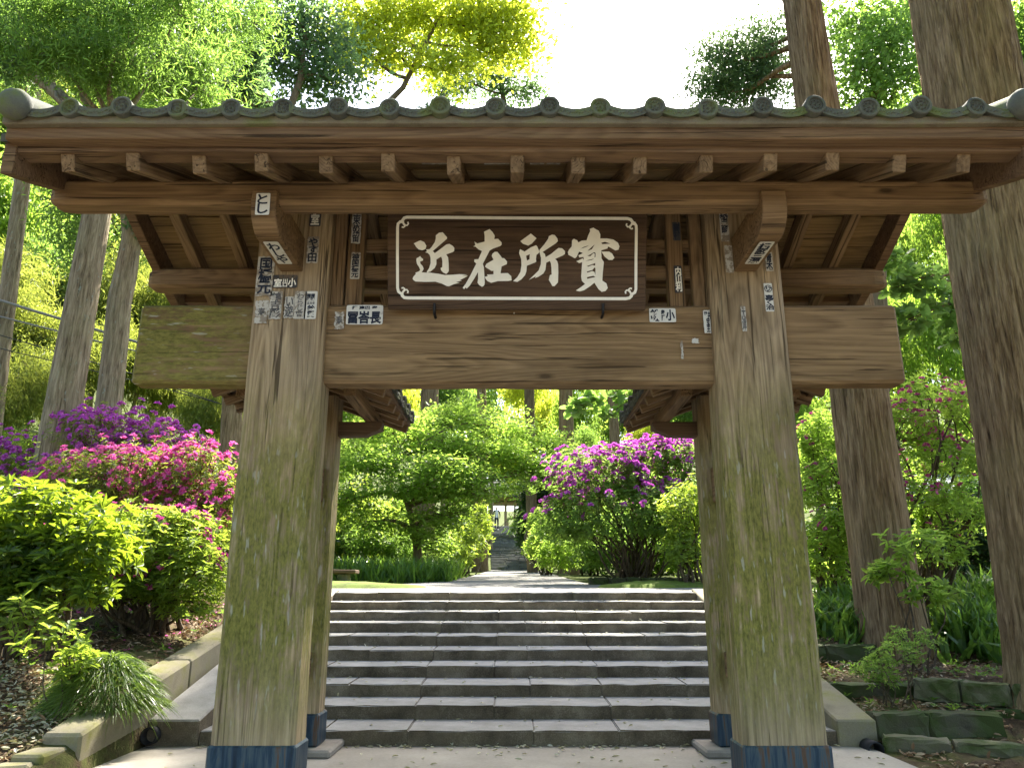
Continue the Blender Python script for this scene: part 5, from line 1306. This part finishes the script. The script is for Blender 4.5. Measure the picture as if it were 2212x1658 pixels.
cedar_px('cedar_tree', (18, 640), (50, 380), 14.5, 36, 32, 'thin ivy-clad trunk at the left edge', ext=2.0, seed=19, bark_='grey_bark', seg=40, rows=60, amp=.05, flare=.1, crown=(15, 7, 2.6))

# crowns along the top of the picture -----------------------------------------------
def px_tree(px, Y, trunk, rad, bl, label, leaf, **k):
    b = gpt(px, Y); tp = [b] + [tuple(at(*p, Y)) for p in trunk]
    return tree('broadleaf_tree', b, tp, rad, [blob(*q) for q in bl], label, leaf, **k)
px_tree(640, 25, [(660, 700), (720, 380), (800, 260), (870, 190), (915, 100), (960, 20)], [.26, .22, .17, .13, .10, .08, .04], [(790, 45, 24.5, 90, 48), (900, 20, 25, 90, 45), (1010, 40, 25, 90, 50), (1100, 40, 25.4, 75, 48), (850, 120, 24.8, 60, 26), (960, 150, 25, 75, 26), (1050, 110, 25.4, 70, 28), (760, 110, 24.5, 50, 30), (1140, 95, 25.6, 35, 22)], 'tall young tree with brilliant yellow-green leaves above the gate roof', 'yellow_leaf', n=17000, L=.20, W=.11, seed=43, limb=.08, clump=34, cr=.42, shell=.2)
px_tree(560, 21, [(570, 700), (600, 300), (650, 170), (660, 60)], [.22, .2, .15, .1, .05], [(590, 110, 21, 65, 55), (665, 45, 21, 75, 42), (650, 165, 21.5, 70, 36), (725, 170, 21.5, 50, 36), (560, 30, 21, 60, 36), (700, 110, 21.8, 45, 35)], 'dark-leaved tree with sky gaps left of the yellow-green crown', 'blue_leaf', n=8500, L=.18, W=.085, seed=44, clump=24, cr=.5, shell=.2)
px_tree(1150, 30, [(1140, 700), (1100, 300), (1080, 170), (1060, 100)], [.22, .2, .15, .1, .05], [(1040, 165, 30, 60, 42), (1115, 195, 30, 62, 26), (965, 190, 30, 55, 28), (1090, 120, 30, 50, 30), (1160, 200, 30, 26, 18), (920, 110, 30, 40, 50)], 'distant feathery conifer showing beneath the yellow-green crown', 'blue_leaf', n=9000, L=.20, W=.06, seed=45, clump=30, cr=.32, shell=.2)
px_tree(1905, 15.5, [(1900, 700), (1890, 300), (1900, 150)], [.2, .17, .12, .05], [(1850, 55, 15.5, 55, 50), (1930, 100, 15, 60, 55), (1855, 150, 15.2, 50, 40), (1950, 30, 15.5, 50, 34), (1965, 170, 14.8, 42, 38), (1890, 205, 15, 45, 20), (1830, 215, 15.4, 36, 16)], 'broadleaf crown filling the gap between the two big right trunks', 'green_leaf', n=9000, L=.13, W=.065, seed=46, clump=26, cr=.34, shell=.2)
px_tree(2240, 13, [(2240, 700), (2230, 300), (2220, 100)], [.18, .15, .1, .05], [(2215, 60, 13, 45, 60), (2230, 170, 13, 40, 50), (2260, 110, 13, 50, 70)], 'leafy crown right of the massive trunk', 'green_leaf', n=5000, L=.12, W=.06, seed=47, clump=36, cr=.22, shell=.2)
# round-leaved branches
rb = gpt(2150, 10.5)
tree('round_leaf_tree', rb, [rb, tuple(at(2150, 1000, 10.3)), tuple(at(2135, 760, 9.8)), tuple(at(2110, 620, 9.4))], [.08, .065, .05, .03], [blob(*q) for q in ((1930, 560, 9.0, 35, 25), (1985, 600, 8.8, 45, 30), (2040, 650, 8.9, 45, 35), (1960, 690, 8.8, 50, 30), (2060, 720, 9.0, 40, 28), (2085, 590, 9.2, 30, 40), (1925, 620, 9.0, 22, 22))], 'small tree with large round pale leaves beside the right end of the crossbeam', 'round_leaf', n=620, L=.105, W=.095, tmpl='round', seed=48, limb=.025, shell=.2, flat=.3)
rb = gpt(1560, 13.0)
tree('round_leaf_tree', rb, [rb, tuple(at(1545, 1000, 13)), tuple(at(1500, 880, 12.9)), tuple(at(1400, 855, 12.8))], [.07, .06, .035, .015], [blob(*q) for q in ((1345, 852, 12.6, 36, 16), (1270, 865, 12.5, 40, 16), (1240, 880, 12.5, 20, 14), (1320, 890, 12.6, 25, 16))], 'round pale leaves hanging into the gate opening by the right rear roof', 'round_leaf', n=200, L=.125, W=.115, tmpl='round', seed=49, limb=.02, shell=.2, flat=.3)

# woods behind: prototypes, then copies ------------------------------------------
def proto(name, label, leaf, seed, n, L, W, droop=.2, tall=1.0, group=None, clump=34, tmpl='diamond'):
    g = np.random.default_rng(seed)
    bl = []
    for i in range(13):
        a = i * 2.4; rr_ = 1.9 * math.sqrt((i + .5) / 13)
        bl.append(((rr_ * math.cos(a), rr_ * math.sin(a), (5.6 + 1.7 * (1 - (rr_ / 2.2) ** 2) + g.uniform(-1.4, 1.0)) * tall), (1.15, 1.15, .85 * tall)))
    return localize(tree(name, (0, 0, 0), [(0, 0, -.3), (.1, .1, 2.5), (0, .2, 4.5 * tall), (.1, 0, 6.2 * tall)], [.2, .16, .12, .05], bl, label, leaf, 'grey_bark', group, n=n, L=L, W=W, seed=seed, droop=droop, limb=.07, clump=clump, cr=.30, shell=.3, twigs=4, tmpl=tmpl))
LB = 'pale yellow-green bamboo thicket clump on the hillside left of the gate'
LW = 'broadleaf tree in the wood on the hillside left of the gate'
LC = 'bright broadleaf tree in the wood beyond the far end of the path'
LR = 'green broadleaf tree in the wood right of the gate'
pA = proto('broadleaf_tree', LW, 'green_leaf', 81, 15000, .17, .10, group='trees on the left hillside')
pB = proto('broadleaf_tree', LC, 'maple_leaf', 82, 15000, .16, .10, group='trees beyond the path')
pC = proto('bamboo_clump', LB, 'bamboo_leaf', 83, 17000, .24, .045, droop=.7, tall=1.15, group='bamboo on the left hillside')
pD = proto('broadleaf_tree', LR, 'blue_leaf', 84, 15000, .16, .085, group='trees right of the gate')
for p in (pA, pB, pC, pD): p['category'] = 'bamboo' if p is pC else 'tree'
used = set()
rnd = random.Random(17)
ADJ = {'bamboo_leaf': 'pale yellow-green', 'green_leaf': 'mid-green', 'maple_leaf': 'fresh green', 'blue_leaf': 'dark blue-green', 'yellow_leaf': 'yellow-green'}
def put(p, px, py, Y, rpx, label=None, group=None, leaf=None, zmin=.55, zmax=2.6):
    c = at(px, py, Y); s = rpx / F * (c - Vector((0, 0, EYE))).length / 2.9
    gz = ground_z(c.x, Y); hz = max(.8, c.z - gz) / 6.3
    sz = min(max(hz, s * zmin), s * zmax)
    base = (c.x, Y, gz if abs(sz - hz) < 1e-6 else c.z - 6.3 * sz if c.z - 6.3 * sz < gz else gz)
    if p.name not in used:
        used.add(p.name); m = Matrix.Translation(Vector(base)) @ Matrix.Rotation(rnd.uniform(0, 6.3), 4, 'Z') @ Matrix.Diagonal((s, s, sz, 1))
        p.matrix_world = m; MW[p.name] = m; r = p
    else: r = copy_tree(p, base, rnd.uniform(0, 6.3), (s, s, sz), label, group)
    if leaf:
        r['label'] = ADJ[leaf] + ' ' + r['label'][r['label'].index('broadleaf'):]
        for ch in r.children:
            if ch.name.startswith('crown'):
                ch.material_slots[0].link = 'OBJECT'; ch.material_slots[0].material = M[leaf]
    return r
# left hillside
for (px, py, Y, r_) in ((20, 760, 19, 120), (140, 820, 20, 110), (60, 880, 16, 90), (300, 840, 22, 100), (400, 880, 24, 95), (340, 730, 26, 110), (210, 700, 24, 120), (450, 930, 20, 70), (-40, 900, 15, 90), (-60, 650, 20, 120)): put(pC, px, py, Y, r_)
for i, (px, py, Y, r_) in enumerate(((-20, 480, 24, 130), (110, 560, 27, 130), (250, 520, 30, 120), (370, 600, 31, 130), (470, 720, 33, 120), (60, 330, 32, 150), (220, 360, 36, 150), (400, 380, 38, 160), (560, 520, 40, 150), (-120, 350, 30, 150), (100, 640, 23, 80), (420, 800, 28, 80), (620, 750, 42, 130), (500, 900, 26, 70), (320, 180, 44, 130), (120, 150, 42, 130), (480, 250, 44, 120))): put(pA, px, py, Y, r_, leaf=('maple_leaf', 'green_leaf', 'bamboo_leaf')[i % 3])
# beyond the path
for i, (px, py, Y, r_) in enumerate(((760, 900, 30, 90), (850, 860, 36, 90), (690, 1000, 26, 80), (960, 870, 40, 80), (1060, 880, 46, 75), (1150, 900, 40, 75), (1250, 910, 34, 70), (1330, 890, 38, 80), (1420, 880, 34, 80), (1120, 990, 50, 60), (1010, 970, 52, 60), (1500, 900, 30, 80), (870, 1120, 30, 70), (740, 1150, 26, 55), (980, 1060, 56, 45), (1270, 1010, 30, 60), (1110, 1030, 66, 40), (1060, 1000, 75, 60), (1180, 830, 60, 70), (800, 800, 60, 90), (980, 800, 66, 90), (1400, 1000, 26, 60))): put(pB, px, py, Y, r_, leaf=('maple_leaf', 'yellow_leaf', 'maple_leaf', 'green_leaf')[i % 4])
# right wood
for i, (px, py, Y, r_) in enumerate(((1740, 880, 16, 70), (1790, 780, 20, 90), (1920, 790, 18, 80), (2030, 780, 17, 80), (2120, 700, 19, 100), (1960, 660, 24, 90), (2060, 560, 22, 100), (1880, 560, 28, 100), (2180, 450, 22, 110), (2220, 850, 15, 90), (1760, 1010, 18, 70), (1860, 980, 20, 70), (2010, 1000, 19, 80), (2130, 1040, 16, 60), (2000, 400, 32, 110), (2150, 250, 30, 120), (1640, 980, 22, 70))): put(pD, px, py, Y, r_, leaf=('maple_leaf', 'green_leaf', 'maple_leaf')[i % 3])

# unseen tall tree, its high crown shaped to shade the steps, and the wood that closes the lane behind the viewer
st = empty
tree('tall_shade_tree', (10.0, 22.0, ground_z(10, 22)), [(10, 22, ground_z(10, 22) - .2), (10, 22, 12), (10, 22, 20), (9.4, 23.5, 24), (8.0, 26, 28.5)], [.42, .36, .28, .18, .08],
     [((7.3, 26.6, 28.6), (1.8, 1.8, 1.2)), ((8.9, 26.8, 28.6), (2.0, 1.9, 1.2)), ((7.6, 29.6, 31.2), (2.0, 1.8, 1.2)), ((10.4, 29, 31.0), (2.0, 1.9, 1.2)), ((8.4, 24.0, 26.4), (1.8, 1.7, 1.1)), ((7.4, 31.2, 32.4), (1.5, 1.5, 1.1))],
     'tall tree in line with the leaning cedar, its crown high over the stairs', 'green_leaf', 'grey_bark', n=20000, L=.20, W=.11, seed=57, clump=40, cr=.35, shell=.2, limb=.16)
for i, (x, y, s) in enumerate(((-6.5, -5, 1.5), (6.0, -6, 1.6), (-2.5, -11, 1.7), (4.5, -13, 1.6), (-9, -1, 1.4), (9.5, 0, 1.4), (0.5, -16, 1.8))):
    r = copy_tree(pA, (x, y, ground_z(x, y)), i * 1.3, (s, s, s * 1.15), 'large tree lining the lane in front of the gate', 'trees along the lane')

us = localize(shrub('understory_shrub', (0, 0, 0), [((0, 0, .75), (.95, .9, .7)), ((.6, .3, .55), (.7, .6, .5)), ((-.6, -.2, .5), (.65, .6, .5))], 'low green shrub in the shady understory beyond the stairs', 'shrub', 'green_leaf', 'understory shrubs', tips=700, L=.12, W=.045, k=5, stems=12, inner=1800, seed=58, il=.12, tmpl='diamond'))
spots = [(x, y, s) for x, y, s in ((2.8, 18, 1.2), (4.6, 17.2, 1.3), (3.4, 21, 1.4), (5.8, 20, 1.5), (2.6, 25, 1.2), (4.4, 25, 1.5), (2.7, 31, 1.3), (4.6, 31, 1.6), (7.5, 24, 1.6), (-2.8, 23, 1.2), (-4.6, 21.5, 1.4), (-6.5, 20, 1.5), (-3.0, 28, 1.3), (-5.2, 27, 1.6), (-8, 24, 1.6), (-2.9, 34, 1.3), (-5, 35, 1.7), (3.0, 37, 1.5), (5.5, 38, 1.8), (6.4, 13.2, 1.2), (8, 14.5, 1.4), (-6.8, 14, 1.3), (-8.6, 13, 1.4), (-5.2, 15.5, 1.2), (-7.4, 17, 1.5), (-10, 16, 1.6), (2.2, 44, 1.4), (-3.8, 44, 1.5), (1.6, 51, 1.3), (-3.9, 51, 1.5), (4.4, 14.9, 1.0), (7.2, 11.4, 1.0))]
for i, (x, y, s) in enumerate(spots):
    loc = (x, y, ground_z(x, y))
    lm = ('green_leaf', 'maple_leaf', 'lime_leaf', 'hedge_leaf')[i % 4]
    if i == 0:
        m = Matrix.Translation(Vector(loc)) @ Matrix.Diagonal((s, s, s, 1)); us.matrix_world = m; MW[us.name] = m; r = us
    else: r = copy_tree(us, loc, i * 1.9, (s, s, s * rnd.uniform(.85, 1.25)))
    r['label'] = {'green_leaf': 'mid-green', 'maple_leaf': 'fresh green', 'lime_leaf': 'yellow-green', 'hedge_leaf': 'dark green'}[lm] + ' low shrub in the understory beyond the stairs'
    for ch in r.children:
        if ch.name.startswith('foliage'): ch.material_slots[0].link = 'OBJECT'; ch.material_slots[0].material = M[lm]
# ------------------------------------------------------------------ fallen leaves
def litter(name, n, fn, L, leafm, seed, label, flat=.35):
    g = np.random.default_rng(seed); A = Acc()
    P = np.array([fn(g) for _ in range(n)]); n = len(P)
    D = unit(np.stack([g.normal(size=n), g.normal(size=n), g.normal(0, flat * .5, n)], -1))
    leaves(A, P, D, unit(np.array([0, 0, 1.]) + g.normal(0, flat, (n, 3))), L * g.uniform(.5, 1.2, n), L * .42 * g.uniform(.6, 1.2, n), 'lance')
    obj(name, A.mesh(name), M[leafm], None, label=label, cat='leaves', kind='stuff')
def f_left(g):
    while True:
        x, y = g.uniform(-6.5, -2.99), g.uniform(4.6, 9.5)
        if y > 4.95 - .24 * (-2.84 - x) - .0: break
    return (x, y, ground_z(x, y) + .018 + g.uniform(0, .02))
litter('fallen_leaves', 9000, f_left, .06, 'litter', 91, 'dry brown leaves scattered over the left bank', .5)
def f_near(g):
    while True:
        x, y = g.uniform(-5.2, -3.0), g.uniform(4.7, 6.6)
        if y > 4.97 - .24 * (-2.84 - x): break
    return (x, y, ground_z(x, y) + .03 + g.uniform(0, .02))
litter('fallen_leaves', 3200, f_near, .05, 'litter_pale', 96, 'pale sunlit leaves heaped behind the low kerb', .5)  # sunlight on the bank is put into the pale leaf colour
def f_right(g):
    x, y = g.uniform(2.72, 5.6), g.uniform(5.4, 9.8)
    return (x, y, ground_z(x, y) + .02 + g.uniform(0, .02))
litter('fallen_leaves', 5200, f_right, .06, 'litter', 92, 'dead leaves lying on the terraces right of the stairs', .5)
def f_steps(g):
    k = int(g.integers(1, 10)); x = g.uniform(SX0 + .02, SX1 - .02)
    d = TREAD * (1 - g.random() ** 2.2 * .8) - .03
    y = Y1 + (k - 1) * TREAD + d
    return (x, y, k * RISE + .012 * d / (TREAD + .1) + .007)
litter('fallen_leaves', 420, f_steps, .045, 'litter_pale', 93, 'pale dry leaves lying on the stone steps', .25)
def f_pave(g):
    if g.random() < .62: return (g.uniform(-2.3, 2.4), Y1 - abs(g.normal(0, .06)) - .015, .012)
    return (g.uniform(-2.5, 2.5), g.uniform(4.9, Y1), .012)
litter('fallen_leaves', 330, f_pave, .055, 'litter_pale', 94, 'pale leaves drifted along the foot of the steps', .25)
def f_petal(g):
    x, y = g.uniform(-5.0, -3.0), g.uniform(6.6, 9.5); return (x, y, ground_z(x, y) + .03)
litter('fallen_petals', 260, f_petal, .045, 'petal_pink', 95, 'fallen pink petals under the azaleas', .5)

# ------------------------------------------------------------------ people
def person(base, rotz, joints, rad, label, colours, splits):
    """one skinned body; joints: name -> (pos, parent)"""
    me = bpy.data.meshes.new('person'); names = list(joints)
    V = [joints[n][0] for n in names]; E_ = [(names.index(n), names.index(joints[n][1])) for n in names if joints[n][1]]
    me.from_pydata(V, E_, [])
    o = bpy.data.objects.new('person', me); COL.objects.link(o)
    md = o.modifiers.new('skin', 'SKIN'); md.use_smooth_shade = True
    for i, n in enumerate(names):
        sv = me.skin_vertices[0].data[i]; sv.radius = rad[n] if isinstance(rad[n], tuple) else (rad[n], rad[n]); sv.use_root = (n == 'pelvis')
    o.modifiers.new('sub', 'SUBSURF').levels = 2
    o.modifiers['sub'].render_levels = 2
    me2 = bpy.data.meshes.new_from_object(o.evaluated_get(bpy.context.evaluated_depsgraph_get()))
    bpy.data.objects.remove(o)
    for m in colours: me2.materials.append(m)
    for p in me2.polygons:
        p.material_index = splits(p.center); p.use_smooth = True
    r = bpy.data.objects.new('person', me2)
    link(r, None, Matrix.Translation(Vector(base)) @ Matrix.Rotation(rotz, 4, 'Z'))
    tag(r, label, 'person')
    return r
skin, shirt_w, jacket, trousers, shoe, hair, shirt_b = plain('skin', (.48, .29, .2), .6), plain('white_shirt', (.72, .74, .78), .8), plain('black_jacket', (.012, .013, .017), .8), plain('dark_trousers', (.014, .016, .03), .8), plain('white_shoe', (.6, .6, .6), .6), plain('dark_hair', (.02, .015, .012), .6), plain('pale_blue_shirt', (.45, .58, .72), .8)
J = {'pelvis': ((0, 0, .92), None), 'belly': ((0, .01, 1.08), 'pelvis'), 'chest': ((0, .01, 1.27), 'belly'), 'neckb': ((0, .01, 1.43), 'chest'), 'neck': ((0, 0, 1.50), 'neckb'), 'head': ((0, -.01, 1.60), 'neck'), 'crown': ((0, -.005, 1.67), 'head'),
     'shL': ((.17, .01, 1.39), 'neckb'), 'elL': ((.25, .03, 1.13), 'shL'), 'wrL': ((.23, -.09, .92), 'elL'), 'haL': ((.21, -.11, .83), 'wrL'), 'shR': ((-.17, .01, 1.39), 'neckb'), 'elR': ((-.23, .03, 1.12), 'shR'), 'wrR': ((-.25, -.02, .88), 'elR'), 'haR': ((-.25, -.03, .79), 'wrR'),
     'hipL': ((.09, 0, .86), 'pelvis'), 'knL': ((.10, -.05, .48), 'hipL'), 'anL': ((.10, .03, .09), 'knL'), 'toL': ((.11, -.12, .03), 'anL'), 'hipR': ((-.09, 0, .86), 'pelvis'), 'knR': ((-.10, -.09, .50), 'hipR'), 'anR': ((-.10, -.08, .12), 'knR'), 'toR': ((-.11, -.23, .06), 'anR')}
Rr = {'pelvis': (.14, .10), 'belly': (.13, .095), 'chest': (.155, .105), 'neckb': (.09, .075), 'neck': .05, 'head': (.075, .09), 'crown': (.06, .07), 'shL': .06, 'elL': .043, 'wrL': .03, 'haL': (.035, .02), 'shR': .06, 'elR': .043, 'wrR': .03, 'haR': (.035, .02), 'hipL': .085, 'knL': .06, 'anL': .04, 'toL': (.035, .025), 'hipR': .085, 'knR': .06, 'anR': .04, 'toR': (.035, .025)}
def sp1(c):
    if c.z > 1.63 or (c.z > 1.56 and c.y > .0): return 5
    if c.z > 1.475: return 0
    if c.z < .10: return 4
    if c.z < .90 and abs(c.x) < .19: return 3
    if abs(c.x) > .19 and c.z < .88: return 0
    if abs(c.x) < .085 and c.y < 0: return 1
    return 2
fx = at(1072, 1147, 56.5); t56 = (56.5 - 38.5) / 21
zstep = 2.33 + (pt.z - 2.33) * (math.floor(t56 * N) / N) + .14
walker = person((fx.x, 56.5, zstep), 0.1, J, Rr, 'person in white shirt and open dark jacket walking down the far stairs', [skin, shirt_w, jacket, trousers, shoe, hair], sp1)
bagp = bmobj('shoulder_bag', box_bm((fx.x - .36, 56.35, zstep + .52), (fx.x - .22, 56.60, zstep + .82), .03), plain('black_bag', (.015, .015, .018), .6), None, label='dark bag in the hand of the person on the far stairs', cat='bag')
# stone bench and the seated person mostly hidden by the rear post
by = 13.0; bx = at(740, 1240, by).x; bz_ = ground_z(bx, by)
bench = empty('garden_bench', (bx, by, bz_), 'low mossy plank bench on stone legs beside the iris bed', 'bench')
timber('seat', (bx - .95, by, bz_ + .27), (bx + .24, by, bz_ + .27), .34, .06, M['moss_plank'] if 'moss_plank' in M else M['dark_wood'], bench, bevel=.01, wob=.006)
for dx in (-.75, .02):
    bmobj('leg', box_bm((bx + dx - .09, by - .13, bz_ - .05), (bx + dx + .09, by + .13, bz_ + .238), .015), M['pale_stone'], bench)
JS = {k: v for k, v in J.items()}
dz = -.92 + .27 + .11
up_ = {k: ((v[0][0], v[0][1] + .02, v[0][2] + dz), v[1]) for k, v in J.items()}
for s_, q in (('L', 1), ('R', -1)):
    up_['hip' + s_] = ((q * .09, -.02, .38), 'pelvis'); up_['kn' + s_] = ((q * .11, -.42, .40), 'hip' + s_); up_['an' + s_] = ((q * .11, -.45, .08), 'kn' + s_); up_['to' + s_] = ((q * .12, -.60, .03), 'an' + s_)
    up_['el' + s_] = ((q * .24, -.04, .62), 'sh' + s_); up_['wr' + s_] = ((q * .16, -.25, .50), 'el' + s_); up_['ha' + s_] = ((q * .11, -.33, .49), 'wr' + s_)
def sp2(c):
    if c.z > 1.08 or (c.z > 1.0 and c.y > .02): return 5
    if c.z > .93: return 0
    if c.z < .09: return 4
    if c.z < .46 and (c.y < -.02 or c.z < .40): return 3
    if c.y < -.27: return 0
    return 1
person((bx - .62, by + .03, bz_), .15, up_, Rr, 'person in a pale blue shirt seated on the garden bench', [skin, shirt_b, jacket, trousers, shoe, hair], sp2)

# ------------------------------------------------------------------ roofed gate at the head of the far stairs
py0 = 63.0; pc = at(1082, 1137, py0); pz = ground_z(pc.x, py0) + .03
hall = empty('wooden_pavilion', (pc.x, py0 + 1.5, pz), 'pale wooden roofed pavilion at the head of the far stairway', 'pavilion')
new = wood_mat('pale_new_wood', (.26, .17, .09), (.46, .33, .2), grey=.1)
for dx in (-1.9, .35, 1.75):
    for dy in (0, 2.6): timber('post', (pc.x + dx, py0 + dy, pz), (pc.x + dx, py0 + dy, pz + 2.6), .2, .2, new, hall)
timber('beam', (pc.x - 2.3, py0, pz + 2.15), (pc.x + 2.2, py0, pz + 2.15), .15, .28, new, hall)
timber('beam', (pc.x - 2.3, py0, pz + 2.55), (pc.x + 2.2, py0, pz + 2.55), .15, .22, new, hall)
bmobj('roof', prism_bm([(py0 - 1.2, pz + 2.75), (py0 + 1.3, pz + 4.3), (py0 + 3.8, pz + 2.75), (py0 + 3.8, pz + 2.62), (py0 + 1.3, pz + 4.1), (py0 - 1.2, pz + 2.62)], 'x', pc.x - 3.0, pc.x + 2.9), plain('dark_roof', (.06, .06, .06), .9), hall)
for i in range(10): timber('rafter', (pc.x - 2.7 + .58 * i, py0 - 1.1, pz + 2.62), (pc.x - 2.7 + .58 * i, py0 + 1.2, pz + 4.02), .09, .1, new, hall)
fence = empty('low_fence', (pc.x, 61.2, pz), 'low pale wooden railing at the top of the far stairway', 'fence')
for dx in (-2.1, -1.1, .55, 1.35): timber('post', (pc.x + dx, 61.2, pz - .1), (pc.x + dx, 61.2, pz + .85), .13, .13, new, fence)
for a, b in ((-2.2, -.9), (.45, 1.6)): timber('rail', (pc.x + a, 61.2, pz + .78), (pc.x + b, 61.2, pz + .78), .10, .13, new, fence)

# ------------------------------------------------------------------ overhead cables on the left, building and signs on the right
for (p, q, e, r_, lab) in (((-30, 640), (290, 737), (515, 818), .028, 'thick grey overhead cable crossing behind the left trunks'), ((-30, 676), (290, 757), (515, 835), .016, 'second overhead cable just under the thick one'), ((-30, 715), (290, 808), (515, 885), .010, 'thin dark overhead wire crossing the bamboo'), ((-30, 745), (290, 822), (515, 882), .009, 'lowest thin overhead wire crossing the bamboo')):
    a, b, c = at(*p, 13.8), at(*q, 14.6), at(*e, 15.6)
    P = [a + (a - b) * 2 + Vector((0, 0, .3))] + [a.lerp(b, t / 5) for t in range(6)] + [b.lerp(c, t / 5) for t in range(1, 6)] 
    V, Fq = tube(P, [r_] * len(P), 8)
    obj('overhead_cable', npmesh('overhead_cable', V, [Fq], True), plain('cable_' + str(r_), (.22, .22, .21) if r_ > .012 else (.03, .03, .03), .5), None, label=lab, cat='cable')
hx = at(2030, 1100, 17).x; hz = ground_z(hx, 17)
house = empty('small_building', (hx, 17, hz), 'low pale building with a grey roof glimpsed behind the right azalea', 'building')
bmobj('wall', box_bm((hx - .9, 16.2, hz - .2), (hx + 3.6, 19.5, hz + 1.55)), plain('plaster', (.62, .56, .44), .85, var=.08), house)
bmobj('roof', prism_bm([(15.5, hz + 1.5), (17.8, hz + 2.3), (20.1, hz + 1.5), (20.1, hz + 1.62), (17.8, hz + 2.44), (15.5, hz + 1.62)], 'x', hx - 1.4, hx + 4.1), plain('metal_roof', (.35, .38, .42), .4, .5, .3), house)
bmobj('window', box_bm((hx + .3, 16.17, hz + .5), (hx + 1.5, 16.198, hz + 1.2)), plain('dark_glass', (.03, .04, .045), .1, .5), house)
sgx = at(2105, 1190, 12.5); sz_ = ground_z(sgx.x, 12.5)
sign = empty('notice_board', (sgx.x, 12.5, sz_), 'white notice board with an orange-red panel behind the strappy leaves', 'sign')
bmobj('board', box_bm((sgx.x - .32, 12.5, sgx.z - .22), (sgx.x + .38, 12.53, sgx.z + .35), .006), plain('board_white', (.7, .72, .75), .5), sign)
bmobj('panel', box_bm((sgx.x - .30, 12.485, sgx.z - .20), (sgx.x + .2, 12.497, sgx.z - .02), .003), plain('panel_orange', (.75, .16, .06), .5), sign)
for dx in (-.25, .3): timber('post', (sgx.x + dx, 12.55, sz_ - .1), (sgx.x + dx, 12.55, sgx.z + .35), .05, .05, M['dark_wood'], sign)
